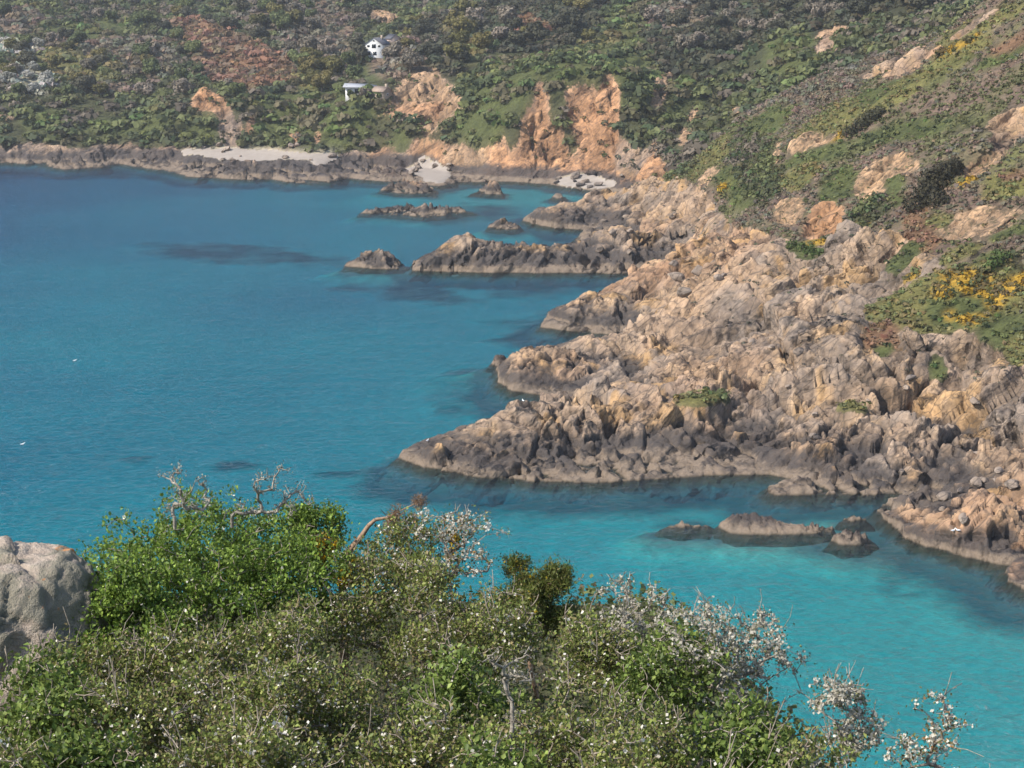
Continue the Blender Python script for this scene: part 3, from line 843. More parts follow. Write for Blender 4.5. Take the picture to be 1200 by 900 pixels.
# ------------------------------------------------------------------ rocks standing in the sea
def skerry(outline, peaks, label, name="sea_rock", group=None):
    poly = np.array([at_z(x, y)[:2] for x, y in outline])
    lo, hi = poly.min(0) - 4.5, poly.max(0) + 4.5
    Yc = poly[:, 1].mean()
    c = 0.0011 * Yc
    xs = np.arange(lo[0], hi[0], c); ys = np.arange(lo[1], hi[1], c)
    X, Y = np.meshgrid(xs, ys)
    B = np.stack([X.ravel(), Y.ravel()], 1)
    B3 = np.stack([B[:, 0], B[:, 1], np.zeros(len(B))], 1)
    s = signed_dist(B + 0.5 * np.stack([fbm(B3, 2.5, 3, 3), fbm(B3, 2.5, 3, 4)], 1), poly)
    smax = max(s.max(), 0.4)
    hgt = np.zeros(len(B))
    for px, py, hh, wd in peaks:
        q = at_z(px, py)[:2]
        hgt = np.maximum(hgt, hh * np.exp(-((B[:, 0] - q[0]) ** 2 + ((B[:, 1] - q[1]) * 0.8) ** 2) / wd ** 2))
    h = np.where(s > 0, (0.2 + hgt) * np.clip(s / (0.6 * smax), 0, 1) ** 0.45, s * 1.1)
    Pq = np.stack([B[:, 0], B[:, 1], h], 1)
    fz = Yc / 260.0
    big, small, tone = rock_disp(Pq / (0.42 * fz)); d = 0.6 * big + 2.3 * small
    k = np.clip(0.35 + h / 2.0, 0.1, 1.0)
    Pq[:, 2] += d * 0.5 * fz * k * np.where(s > -0.5, 1, 0)
    nx = fbm(Pq, 1.5 * fz, 2, 21) * 0.25 * fz; ny = fbm(Pq, 1.5 * fz, 2, 22) * 0.25 * fz
    Pq[:, 0] += nx; Pq[:, 1] += ny
    n0, n1 = len(ys), len(xs)
    q = np.arange(n0 * n1).reshape(n0, n1)
    F = np.stack([q[:-1, :-1], q[:-1, 1:], q[1:, 1:], q[1:, :-1]], 2).reshape(-1, 4)
    F = F[(s[F] > -4.0).all(1)]
    u, inv = np.unique(F, return_inverse=True)
    z = np.zeros(len(u))
    me = mesh_from(name, Pq[u] - np.array([*poly.mean(0), 0]), inv.reshape(-1, 4), M_ROCK, False,
                   {"rtint": rock_tint(Pq[u], tone[u], z, z, z), "tide": (1.0 * fbm(Pq[u], 5.0, 2, 151) + 0.3).astype(np.float32)})
    return add(name, me, loc=(*poly.mean(0), 0), label=label, cat="rock", group=group)


for outl, peaks, lab in SKERRIES: skerry(outl, peaks, lab)

# ------------------------------------------------------------------ loose boulders along the shore
def boulder_mesh(seed, n=26):
    import bmesh
    rng = np.random.default_rng(seed)
    bm = bmesh.new()
    d = unit(rng.normal(size=(n, 3))) * np.array([1.0, 0.75, 0.6]) * rng.uniform(0.8, 1.1, (n, 1))
    vs = [bm.verts.new(v) for v in d]
    r = bmesh.ops.convex_hull(bm, input=vs)
    bmesh.ops.delete(bm, geom=[e for e in r["geom_interior"] if isinstance(e, bmesh.types.BMVert)], context='VERTS')
    bmesh.ops.bevel(bm, geom=bm.edges[:], offset=0.07, segments=1, affect='EDGES')
    me = bpy.data.meshes.new("boulder"); bm.to_mesh(me); bm.free()
    me.materials.append(M_ROCK)
    nv = len(me.vertices)
    tone = rng.uniform(0.8, 1.2)
    a = me.attributes.new("rtint", 'FLOAT_COLOR', 'POINT')
    a.data.foreach_set("color", np.tile(np.array([.30 * tone, .245 * tone, .20 * tone, 1], np.float32), nv))
    b = me.attributes.new("tide", 'FLOAT', 'POINT'); b.data.foreach_set("value", np.full(nv, 0.9, np.float32))
    return me
BOULDERS = [boulder_mesh(400 + i) for i in range(6)]
BSETS = [  # box in the picture, count, size range, label, group
 ((230,170,400,190), 14, (0.8, 2.0), "pale boulder lying on the long sandy beach", "boulders on the long beach"),
 ((470,185,530,206), 8, (0.9, 2.2), "brown boulder fallen onto the small sandy cove", "boulders in the sandy cove"),
 ((650,205,735,226), 12, (0.8, 2.2), "boulder strewn over the shingle cove below the cliffs", "boulders in the shingle cove"),
 ((700,245,800,312), 9, (0.6, 1.5), "dark boulder piled on the root of the long rock finger", "boulders on the long rock finger"),
 ((780,310,850,345), 8, (0.8, 2.2), "grey boulder wedged in the narrow inlet below the cliff", "boulders in the narrow inlet"),
 ((860,400,1000,520), 9, (0.5, 1.2), "buff angular boulder perched on the main rock point", "boulders on the main rock point"),
 ((1000,440,1200,560), 9, (0.5, 1.2), "tan boulder lodged in the broken cliff above the shelf", "boulders on the broken cliff"),
 ((1050,560,1200,610), 10, (0.5, 1.4), "dark boulder resting on the low shore shelf", "boulders on the shore shelf"),
]
brng = random.Random(5)
for (bx0, by0, bx1, by1), cnt, (s0, s1), lab, grp in BSETS:
    for _ in range(cnt):
        v = land_at(brng.uniform(bx0, bx1), brng.uniform(by0, by1))
        if v is None: continue
        sz = brng.uniform(s0, s1)
        o = add("boulder", brng.choice(BOULDERS), loc=P2[v] + np.array([0, 0, sz * 0.22]), label=lab, cat="boulder", group=grp)
        o.rotation_euler = (brng.uniform(-.4, .4), brng.uniform(-.4, .4), brng.uniform(0, 6.28))
        o.scale = (sz, sz * brng.uniform(.8, 1.1), sz * brng.uniform(.75, 1.1))

# ------------------------------------------------------------------ trees and scrub on the far hillside
landok = (S > 3) & keep.ravel()
TREESETS = [  # types, picture box, kinds, count, size range, where
 ((T_WOOD, T_BARE, T_OLIVE), (470,0,760,95), ['dark','dark','dark','bare','olive'], 62, (6.0, 11.0), "in the wood above the middle cliffs"),
 ((T_BARE, T_SCRUB, T_OLIVE), (290,0,425,95), ['bare','bare','dark','green','olive'], 46, (5.5, 10.5), "in the combe left of the white house"),
 ((T_WOOD, T_BARE), (760,0,1100,115), ['dark','dark','bare'], 50, (5.5, 10.0), "in the wood on the valley side behind the spur"),
 ((T_BARE, T_SCRUB, T_WHITE, T_OLIVE, T_GRASS), (0,0,290,120), ['bare','green','dark','green','olive'], 70, (5.0, 9.0), "on the scrubby hillside over the far shore"),
 ((T_WHITE,), (0,40,80,110), ['white'], 12, (3.5, 6.0), "on the far left slope"),
]
protos = {}
trng = random.Random(11)
vall = np.arange(len(P2))
_tp = np.stack(to_px(P2), 1)
for types, (tx0, ty0, tx1, ty1), kinds, cnt, (s0, s1), where in TREESETS:
    cand = np.where(far & landok & np.isin(vt, types) & (_tp[:, 0] > tx0) & (_tp[:, 0] < tx1) & (_tp[:, 1] > ty0 - 6) & (_tp[:, 1] < ty1))[0]
    if len(cand) == 0: continue
    # even spread in the picture's terms is uneven on the ground: weight by ground area
    wgt = (P2[cand, 1] / 700.0) ** 2
    pick = np.random.default_rng(cnt).choice(cand, cnt, replace=False, p=wgt / wgt.sum())
    for v in pick:
        k = trng.choice(kinds)
        if vt[v] == T_OLIVE and trng.random() < .6: k = 'olive'
        mat, nm, text = KIND[k]
        var = trng.randrange(3)
        key = (k, var)
        sc = trng.uniform(s0, s1) / 6.0
        big = "large " if sc * 6 > s0 + .68 * (s1 - s0) else ("small " if sc * 6 < s0 + .32 * (s1 - s0) else "middle-sized ")
        lab, grp = f"{big}{text} {where}", f"{big}{text}s {where}"
        loc = tuple(P2[v]); rot = (0, 0, trng.uniform(0, 6.28)); scl = (sc, sc, sc * trng.uniform(0.75, 1.0))
        if key not in protos:
            o = make_tree(nm, 6.0, 5.2, 7 + 2 * var, 95, 0.36 if k != 'bare' else 0.28, mat, M_BARK, 900 + 10 * list(KIND).index(k) + var, lab, "tree", grp)
            protos[key] = o
            o.location, o.rotation_euler, o.scale = loc, rot, scl
        else:
            o = copy_tree(protos[key], loc, rot, scl, lab); o["group"] = grp

def scatter_scrub(name, label, cand, count, rad, hz, k, rel, seed, weight=None):
    rng = np.random.default_rng(seed)
    if weight is None:
        weight = (P2[cand, 1] / 500.0) ** 2 / np.clip(Nn[cand, 2], 0.35, 1)
    pick = rng.choice(cand, count, replace=True, p=weight / weight.sum())
    ty = vt[pick]
    r = rng.uniform(*rad, count)
    c = P2[pick] + rng.normal(size=(count, 3)) * np.array([.4, .4, 0.0]) + Nn[pick] * (0.25 * r)[:, None]
    V, F = dome_clumps(c, r, np.full(count, hz), k, rel, rng)
    base = 1.22 * SCRUBCOL[ty] * rng.uniform(0.75, 1.25, (count, 1)) * (1 + 0.18 * rng.normal(size=(count, 3)).clip(-1, 1) * np.array([1, .5, .6]))
    alt = np.clip(0.5 + 0.95 * fbm(c, 13.0, 3, seed + 300) + 0.16 * rng.normal(size=count), 0, 1)
    base = np.where((ty == T_SCRUB)[:, None] & (alt < .25)[:, None], np.array([.150, .122, .090]) * rng.uniform(.7, 1.3, (count, 1)), base)
    base = np.where((ty == T_SCRUB)[:, None] & (alt > .72)[:, None], np.array([.125, .138, .052]) * rng.uniform(.7, 1.3, (count, 1)), base)
    base = np.where((ty == T_GORSE)[:, None] & (alt < .28)[:, None], np.array([.38, .235, .025]), base)
    base = np.where((ty == T_GRASS)[:, None] & (alt < .25)[:, None], np.array([.14, .12, .065]), base)
    base = np.where((ty == T_GRASS)[:, None] & (alt > .70)[:, None], np.array([.062, .078, .032]), base)
    base = np.where((ty == T_GRASS)[:, None] & (alt > .58)[:, None] & (alt < .70)[:, None], np.array([.15, .165, .062]), base)
    base = np.where((ty == T_HEATHER)[:, None] & (alt > .58)[:, None], np.array([.125, .128, .055]) * rng.uniform(.8, 1.2, (count, 1)), base)
    colr = np.repeat(base, k * 4, 0).astype(np.float32)
    return add(name, mesh_from(name, V, F, M_COL, False, {"col": np.clip(colr, 0.004, 0.9)}), label=label, cat="scrub", kind="stuff")
SCRUBCOL = np.array([(.10, .09, .06), (.105, .125, .042), (.185, .115, .07), (.150, .122, .085), (.072, .080, .036), (.1, .1, .06), (.11, .10, .038), (.062, .060, .034),
                     (.150, .125, .088), (.30, .29, .24), (.145, .135, .055), (.1, .09, .04), (.1, .1, .05), (.12, .11, .05)])
veg = ~np.isin(vt, (T_ROCK, T_SAND, T_ORANGE, T_TAN, T_PATH))
inview = (_tp[:, 0] > -90) & (_tp[:, 0] < 1290) & (_tp[:, 1] > -70)
lawn = (np.abs(_tp[:, 0] - 437) < 16) & (np.abs(_tp[:, 1] - 85) < 12) & far
notbare = rockf < 0.35
cand = np.where(far & landok & veg & notbare & inview & ~lawn)[0]
scatter_scrub("scrub", "mixed green and brown scrub covering the far hillside", cand, 14500, (1.0, 3.6), 0.5, 20, 0.33, 21)
cand = np.where(far & landok & np.isin(vt, (T_SCRUB, T_WOOD, T_BARE)) & notbare & inview & ~lawn)[0]
scatter_scrub("thicket", "dense taller thicket between the trees on the far hillside", cand, 1500, (2.0, 3.8), 0.8, 40, 0.23, 22)
cand = np.where(far & landok & is_rock & inview & (P2[:, 2] > 6))[0]
scatter_scrub("cliff_plants", "sparse plants clinging to the orange cliffs", cand, 160, (0.6, 1.5), 0.7, 16, 0.32, 23)
cand = np.where(near & landok & veg & notbare & inview & (PY < 520))[0]
w_n = (P2[cand, 1] / 300.0) ** 2 * np.where(np.isin(vt[cand], (T_GRASS,)), 0.5, 1.0)
scatter_scrub("heath", "low heather, grass and gorse covering the near headland slope", cand, 14000, (0.28, 0.8), 0.40, 9, 0.42, 24, w_n)
cand = np.where(near & landok & np.isin(vt, (T_SCRUB, T_BARE, T_GORSE)) & notbare & inview)[0]
scatter_scrub("bramble", "taller dark bramble and gorse patches on the near headland slope", cand, 900, (0.7, 1.5), 0.75, 26, 0.26, 25)
cand = np.where(near & (S > 6) & is_rock & inview & (P2[:, 2] > 7))[0]
scatter_scrub("cliff_plants", "scattered tufts growing in joints of the near cliff", cand, 900, (0.15, 0.5), 0.5, 10, 0.38, 26)

# trees close round the houses, each told apart by its place
for i, (px, py, k, w_, words) in enumerate([(424, 70, 'dark', 7.5, "tall dark evergreen tree against the shaded side of the white house"), (457, 72, 'bare', 8.5, "broad brown leafless tree hiding the foot of the white house"),
      (464, 62, 'bare', 7.0, "brown leafless tree between the white house and the pinkish outbuilding"), (404, 113, 'green', 5.5, "round green shrub tree at the end of the bungalow roof"),
      (427, 114, 'bare', 4.0, "small bare tree in front of the bungalow windows"), (376, 106, 'olive', 9.0, "large yellow-olive tree standing alone uphill of the bungalow"), (367, 99, 'olive', 7.0, "smaller yellow-olive tree behind the large lone one"),
      (480, 84, 'bare', 9.0, "spreading brown tree above the stone cottage"), (416, 60, 'dark', 8.0, "dark tree rising behind the white house's lawn"), (411, 114, 'green', 3.4, "low green shrub tree screening the bungalow's end wall"), (446, 117, 'green', 3.0, "low green bush tree below the stone cottage")]):
    v = land_at(px, py); mat, nm, _ = KIND[k]
    o = make_tree(nm, w_, w_ * .85, 8, 95 * 36 / w_ ** 2 * 1.6, 0.4, mat, M_BARK, 700 + i, words, "tree", None)
    o.location = tuple(P2[v])

# windswept bushes on the near slope
def windswept(name, pts, size, col, label, per=26, cat="bush"):
    rng = np.random.default_rng(len(label))
    base = land_at(pts[0][0], pts[0][1]); o = P2[base].astype(float)
    L, segs = [], []
    for px, py, r in pts:
        v = land_at(px, py)
        q = P2[v].astype(float) - o
        if abs(q[1]) > 25: continue
        L.append((q[0], q[1], q[2] + 0.35 * r, r))
        segs.append((q[0], q[1], q[2] - 0.5, q[0] + .2 * r, q[1], q[2] + .6 * r, 0.12, 0.05))
    e = add(name, None, loc=tuple(o), label=label, cat=cat)
    add("foliage", crown_mesh("foliage", L, per, size, make_leaf_mat(name + "_leaves", col), rng), e)
    add("stem", tube_mesh("stem", segs, M_BARK), e)
    return e
windswept("windswept_bush", [(1075,245,2.4),(1086,232,2.8),(1096,218,3.0),(1108,206,2.6),(1118,198,1.8),(1098,238,2.0)], 0.30, (.050, .042, .022), "big dark windswept bush growing over the pale scree slope", 55)
windswept("windswept_bush", [(996,158,1.6),(1008,150,2.0),(1019,142,2.2),(1029,134,1.8)], 0.28, (.050, .048, .024), "low dark bush swept uphill along the heather slope", 55)
windswept("gorse_bush", [(845,224,1.1)], 0.16, (.50, .33, .02), "single yellow gorse bush on the end of the spur", 60)
windswept("green_bush", [(938,292,1.3),(948,296,1.5),(928,289,1.2),(955,300,1.0)], 0.2, (.085, .115, .03), "rounded green bush on the cliff edge under the orange scar", 60)
windswept("green_bush", [(1165,310,1.4),(1175,305,1.5),(1158,314,1.1)], 0.2, (.08, .115, .03), "bright green bush beside the yellow gorse drift", 60)

# ------------------------------------------------------------------ houses in the combe
def paint_mat(name, col, rough=0.6, n=0.06):
    t = NT(name)
    f = t.noise(3.0, 3, 0.6)
    c = t.mix(f, tuple(max(0, x * (1 - n * 2)) for x in col), tuple(x * (1 + n) for x in col))
    return t.done(t.principled(c, rough))
M_WHITE = paint_mat("white_render", (.80, .79, .76)); M_SLATE = paint_mat("slate_roof", (.10, .10, .115), 0.7, .2)
M_GREYROOF = paint_mat("grey_flat_roof", (.33, .34, .36), 0.7, .1); M_PANE = paint_mat("dark_window", (.02, .025, .03), 0.15)
M_STONE = paint_mat("rubble_stone", (.38, .30, .23), 0.9, .3); M_WOODDK = paint_mat("dark_timber", (.06, .05, .045), 0.8)

def box_mesh(name, x0, x1, y0, y1, z0, z1, mat):
    v = [(x0, y0, z0), (x1, y0, z0), (x1, y1, z0), (x0, y1, z0), (x0, y0, z1), (x1, y0, z1), (x1, y1, z1), (x0, y1, z1)]
    return mesh_from(name, np.array(v), np.array([(3, 2, 1, 0), (4, 5, 6, 7), (0, 1, 5, 4), (1, 2, 6, 5), (2, 3, 7, 6), (3, 0, 4, 7)]), mat)

def gable_house(name, loc, rz, w, d, wall_h, rise, wall_mat, roof_mat, label, windows, chimney=None):
    e = add(name, None, loc=loc, label=label, cat="house"); e.rotation_euler = (0, 0, rz)
    hw = w / 2
    v = np.array([(-hw, 0, -3), (hw, 0, -3), (hw, 0, wall_h), (0, 0, wall_h + rise), (-hw, 0, wall_h), (-hw, d, -3), (hw, d, -3), (hw, d, wall_h), (0, d, wall_h + rise), (-hw, d, wall_h)])
    tri = np.array([(0, 1, 2), (0, 2, 4), (4, 2, 3), (6, 5, 7), (5, 9, 7), (7, 9, 8), (1, 6, 7), (1, 7, 2), (5, 0, 4), (5, 4, 9)])
    add("wall", mesh_from("wall", v, tri, wall_mat), e)
    ov, th = 0.35, 0.22
    k = rise / hw
    R = []
    for sgn in (-1, 1):
        xe = sgn * (hw + ov); ze = wall_h - ov * k
        a = [(0, -ov, wall_h + rise + .02), (xe, -ov, ze + .02), (xe, d + ov, ze + .02), (0, d + ov, wall_h + rise + .02)]
        b = [(x, y, z + th) for x, y, z in a]
        vv = np.array(a + b)
        ff = np.array([(0, 1, 2, 3), (7, 6, 5, 4), (0, 4, 5, 1), (1, 5, 6, 2), (2, 6, 7, 3), (3, 7, 4, 0)])
        add("roof_slope", mesh_from("roof_slope", vv, ff, roof_mat), e)
    for (wx, wz, ww, wh) in windows:
        p = add("window", box_mesh("window", wx - ww / 2, wx + ww / 2, -0.05, 0.03, wz - wh / 2, wz + wh / 2, M_WHITE), e)
        add("pane", box_mesh("pane", wx - ww / 2 + .1, wx + ww / 2 - .1, -0.07, -0.055, wz - wh / 2 + .1, wz + wh / 2 - .1, M_PANE), p)
    if chimney:
        add("chimney", box_mesh("chimney", chimney[0] - .4, chimney[0] + .4, chimney[1], chimney[1] + .8, wall_h + rise - 1.2, wall_h + rise + 1.1, M_STONE), e)
    return e
hq = P2[land_at(439, 66)]
gable_house("gabled_house", (hq[0], hq[1], hq[2]), -0.28, 7.6, 9.5, 5.2, 2.5, M_WHITE, M_SLATE, "white gabled house with dark slate roof among the trees",
    [(0, 6.7, .9, .7), (-2.3, 4.6, 1.2, 1.0), (0, 4.6, 1.9, 1.7), (2.3, 4.6, 1.2, 1.0), (-2.4, 1.7, 2.0, 1.6), (0.4, 1.7, 1.6, 1.6)], (1.0, 6.5))
hq = P2[land_at(463, 52)]
gable_house("small_house", (hq[0], hq[1], hq[2]), 0.5, 4.5, 6.0, 2.6, 1.6, paint_mat("pink_render", (.55, .42, .36)), M_SLATE, "small pinkish outbuilding half hidden behind the white gabled house", [(0, 1.5, 1.0, 1.0)])
# bungalow with a long mono-pitch roof
bq_ = P2[land_at(420, 111)] + np.array([0, 0, -0.2])
e = add("bungalow", None, loc=(bq_[0], bq_[1], bq_[2]), label="low white bungalow with a long flat grey roof", cat="house")
add("wall", box_mesh("wall", -5.0, 5.2, 0, 6, -3, 2.6, paint_mat("grey_render", (.58, .57, .56))), e)
rv = np.array([(-5.8, -.9, 2.65), (5.9, -.9, 2.35), (5.9, 6.6, 3.2), (-5.8, 6.6, 3.5)]); rv = np.vstack([rv, rv + np.array([0, 0, .28])])
add("roof", mesh_from("roof", rv, np.array([(0, 3, 2, 1), (4, 5, 6, 7), (0, 1, 5, 4), (1, 2, 6, 5), (2, 3, 7, 6), (3, 0, 4, 7)]), M_GREYROOF), e)
for wx, ww in ((-3.6, 1.6), (-0.6, 2.4), (1.9, 1.5)):
    p = add("window", box_mesh("window", wx - ww / 2, wx + ww / 2, -0.06, 0.03, .5, 2.1, M_WHITE), e)
    add("pane", box_mesh("pane", wx - ww / 2 + .08, wx + ww / 2 - .08, -0.08, -0.065, .58, 2.02, M_PANE), p)
hq = P2[land_at(455, 114)]
gable_house("stone_cottage", (hq[0], hq[1], hq[2]), 0.9, 4.6, 5.5, 2.4, 1.5, M_STONE, paint_mat("stone_tiles", (.36, .27, .21), .85, .25), "small rubble stone cottage beside the long-roofed bungalow", [(0, 1.3, .8, .9)], (0.2, 0.3))

# ------------------------------------------------------------------ gulls
def gull(loc, rz, label, group, sc=1.0, floating=False):
    e = add("gull", None, loc=loc, label=label, cat="gull", group=group)
    e.rotation_euler = (0, 0, rz); e.scale = (sc, sc, sc)
    n = 12; xs = np.linspace(-0.30, 0.30, 14)
    rad = np.array([.012, .03, .05, .075, .095, .105, .105, .095, .075, .055, .052, .055, .042, .008])
    zc = np.array([.20, .195, .185, .175, .165, .16, .165, .18, .21, .26, .31, .335, .335, .325])
    if floating: zc = zc - 0.11
    V = []
    for x, r, z in zip(xs, rad, zc):
        for a in range(n):
            th = 2 * math.pi * a / n
            V.append((x, r * 0.85 * math.cos(th), z + r * math.sin(th)))
    F = [(i * n + a, i * n + (a + 1) % n, (i + 1) * n + (a + 1) % n, (i + 1) * n + a) for i in range(13) for a in range(n)]
    add("body", mesh_from("body", np.array(V), np.array(F), M_WHITE, True), e)
    dz = -0.11 if floating else 0
    for s in (-1, 1):
        wv = np.array([(.12, s * .085, .20 + dz), (-.02, s * .112, .235 + dz), (-.22, s * .08, .235 + dz), (-.40, s * .03, .215 + dz), (-.15, s * .105, .15 + dz), (.06, s * .108, .14 + dz)])
        add("wing", mesh_from("wing", np.vstack([wv, wv * np.array([1, .8, 1])]), np.array([(0, 1, 5), (1, 4, 5), (1, 2, 4), (2, 3, 4), (6, 11, 7), (7, 11, 10), (7, 10, 8), (8, 10, 9), (0, 6, 7), (0, 7, 1), (1, 7, 8), (1, 8, 2), (2, 8, 9), (2, 9, 3)]), M_GULL), e)
        if not floating: add("leg", tube_mesh("leg", [(0, s * .04, -.02, 0, s * .04, .1, .008, .01)], M_BEAK), e)
    add("beak", tube_mesh("beak", [(.29, 0, .33 + dz, .36, 0, .315 + dz, .017, .004)], M_BEAK), e)
    return e
M_GULL = paint_mat("gull_grey", (.50, .52, .55)); M_BEAK = paint_mat("gull_beak", (.6, .35, .05))
for px, py, rz, lab, grp in ((1115, 622, 0.3, "white gull perched on the pale ledge of the shore shelf", "gulls on the shore shelf"), (1120, 623, 2.6, "white gull perched on the pale ledge of the shore shelf", "gulls on the shore shelf"),
                        (613, 471, 2.0, "white gull standing on the crest of the main rock point", None), (500, 517, 1.0, "white gull standing near the low tip of the main rock point", None)):
    v = land_at(px, py)
    gull(tuple(P2[v] + np.array([0, -0.1, 0.05])), rz, lab, grp, 1.0)
for px, py, lab in ((88, 423, "white gull afloat far out on the open blue water"), (27, 521, "white gull afloat on the water behind the lichened boulder")):
    q = at_z(px, py, 0.0); gull(tuple(q), 0.4, lab, None, 1.1, True)


# ------------------------------------------------------------------ clifftop in the foreground
def fg_ground(x, y):
    z = np.where(y < 8.8, 58.4 - 0.5 * y, 54.0 - 0.13 * (y - 8.8))
    z = np.where(y > 22, 52.28 - 0.95 * (y - 22), z)
    return z - np.clip(x - 1.9, 0, None) * 1.0 - np.clip(-x - 12, 0, None) * 0.4
gxs = np.arange(-45, 45.1, 0.9); gys = np.arange(-14, 82, 0.9)
FX, FY = np.meshgrid(gxs, gys)
FP = np.stack([FX.ravel(), FY.ravel(), fg_ground(FX, FY).ravel()], 1)
FP[:, 2] += 0.22 * fbm(FP, 2.2, 3, 171) * (np.hypot(FP[:, 0], FP[:, 1]) > 2)
FP[:, 2] = np.where(FP[:, 1] < 2, np.minimum(FP[:, 2], 58.4), FP[:, 2])
q = np.arange(FX.size).reshape(FX.shape)
t = NT("clifftop_soil")
c = t.mix(t.maprange(t.noise(2.0, 5, 0.7), 0.35, 0.65), (0.05, 0.042, 0.028), (0.075, 0.085, 0.03))
t.done(t.principled(c, 0.95, t.bump(t.noise(6.0, 4, 0.7), 0.6, 0.1)))
add("clifftop", mesh_from("clifftop", FP, np.stack([q[:-1, :-1], q[:-1, 1:], q[1:, 1:], q[1:, :-1]], 2).reshape(-1, 4), t.m, True), kind="structure")

# lichened granite boulder
import bmesh
bm = bmesh.new(); bmesh.ops.create_icosphere(bm, subdivisions=6, radius=1.0)
V = np.array([v.co[:] for v in bm.verts]); F = np.array([[v.index for v in f.verts] for f in bm.faces]); bm.free()
Nrm = V.copy()
V = np.sign(V) * np.abs(V) ** 0.85
V = V * np.array([1.0, 0.8, 0.66])
V += Nrm * (0.10 * fbm(V, 0.7, 3, 181) + 0.035 * fbm(V, 0.16, 3, 182))[:, None]
fv_, fc_ = facets(V, 0.75, 191, FR_B, (1.6, 1, .8), 1.2)
V += Nrm * (0.06 * fv_ - 0.03 * fc_)[:, None]
fv_, fc_ = facets(V, 0.28, 192, FR_A, (2.2, 1, .7), 1.6)
V += Nrm * (0.014 * fv_ - 0.018 * fc_ + 0.012 * fbm(V, 0.05, 3, 183))[:, None]
t = NT("lichened_granite")
oc = t.node("ShaderNodeTexCoord").outputs["Object"]
n1 = t.noise(2.2, 5, 0.65, oc); n2 = t.noise(9.0, 5, 0.7, oc); n3 = t.noise(45.0, 3, 0.7, oc)
c = t.mix(t.maprange(n2, 0.35, 0.7), (0.30, 0.24, 0.19), (0.47, 0.39, 0.31))
c = t.mix(t.maprange(n1, 0.44, 0.54, 0, .9), c, t.mix(n3, (0.13, 0.12, 0.085), (0.27, 0.25, 0.19)))
c = t.mix(t.maprange(n3, 0.52, 0.75, 0, .6), c, (0.12, 0.11, 0.10))
c = t.mix(t.maprange(t.noise(1.9, 4, 0.6, t.vscale(oc, (1.3, 1.3, 1.0))), 0.64, 0.68, 0, .9), c, (0.50, 0.19, 0.05))
hb = t.math('ADD', n2, t.math('MULTIPLY', n3, 0.4))
t.done(t.principled(c, 0.92, t.bump(hb, 0.8, 0.06)))
bp = at_y(-14, 745, 13.4)
b = add("granite_boulder", mesh_from("granite_boulder", V, F, t.m, True), loc=tuple(bp), label="rounded pale granite boulder with grey and orange lichen beside the green hawthorn", cat="boulder")
b.rotation_euler = (0.0, math.radians(-20), 0.3)

# ---- shrubs
M_TWIG = make_bark_mat("scrub_twigs", (0.17, 0.135, 0.10), (0.36, 0.31, 0.25), 40)
M_TWIGL = make_bark_mat("lichened_twigs", (0.17, 0.145, 0.12), (0.36, 0.33, 0.27), 40)
M_TWIGB = make_bark_mat("gorse_wood", (0.20, 0.13, 0.085), (0.36, 0.25, 0.17), 40)
M_LEAF = make_leaf_mat("shrub_leaves", None, 0.32, 0.3, 0.5)
M_BLOS = make_leaf_mat("shrub_blossom", None, 0.25, 0.12, 0.6)

def grow(rng, H, w, ntips, nlobes=6, low=0.25, wander=0.16, tips=None):
    """skeleton: nodes and parents, twig ends spread over uneven lobes"""
    if tips is None:
        L = []
        for _ in range(nlobes):
            a = rng.uniform(0, 2 * math.pi); r = w * 0.5 * rng.uniform(0.1, 0.72)
            L.append((r * math.cos(a), r * math.sin(a), H * rng.uniform(0.55, 0.84), w * rng.uniform(0.17, 0.29)))
        L = np.array(L)
        pick = rng.integers(0, nlobes, ntips)
        d = rng.normal(size=(ntips, 3)); d[:, 2] += 0.55; d = unit(d)
        tips = L[pick, :3] + d * (L[pick, 3] * rng.uniform(0.55, 1.12, ntips))[:, None] * np.array([1.05, 1.05, 0.85])
        tips[:, 2] += H * 0.97 - np.percentile(tips[:, 2], 98)
        tips[:, 2] = np.clip(tips[:, 2], low * H, H * 1.05)
    nodes = [np.zeros(3)]; par = [-1]
    for _ in range(5):
        a = rng.uniform(0, 2 * math.pi); e = np.array([math.cos(a) * w * .22, math.sin(a) * w * .22, H * rng.uniform(.35, .5)])
        p = 0
        for k in (0.35, 0.7, 1.0):
            nodes.append(e * k + rng.normal(size=3) * 0.03 * w); par.append(p); p = len(nodes) - 1
    buf = np.zeros((len(nodes) + len(tips) * 4, 3)); buf[:len(nodes)] = nodes; n = len(nodes)
    order = np.argsort(np.linalg.norm(tips - np.array([0, 0, 0.3 * H]), axis=1))
    ends = []
    for i in order:
        t_ = tips[i]
        dd = buf[:n] - t_
        cost = np.sqrt((dd ** 2).sum(1)) + 0.9 * np.clip(dd[:, 2], 0, None)
        cost[0] += 9
        p = int(np.argmin(cost)); a = buf[p].copy()
        ln = np.linalg.norm(t_ - a)
        m = 3 if ln > 0.16 else 2
        for k in range(1, m + 1):
            f = k / m
            pt = a + (t_ - a) * f + (rng.normal(size=3) * wander * ln * (0.5 if k < m else 0)) + np.array([0, 0, 0.12 * ln * math.sin(math.pi * f)])
            buf[n] = pt; par.append(p); p = n; n += 1
        ends.append(p)
    return buf[:n], np.array(par), np.array(ends)

def stems_mesh(name, nodes, par, mat, r0=0.0028, rmax=0.03, sides=4):
    n = len(nodes); cnt = np.zeros(n)
    has = np.zeros(n, bool); has[par[1:]] = True
    cnt[~has] = 1
    for i in range(n - 1, 0, -1): cnt[par[i]] += cnt[i]
    rad = np.minimum(r0 * cnt ** 0.42, rmax)
    idx = np.arange(1, n)
    segs = np.hstack([nodes[par[idx]], nodes[idx], np.minimum(rad[par[idx]], rad[idx] * 1.5)[:, None], rad[idx][:, None]])
    return tube_mesh(name, segs, mat, sides)

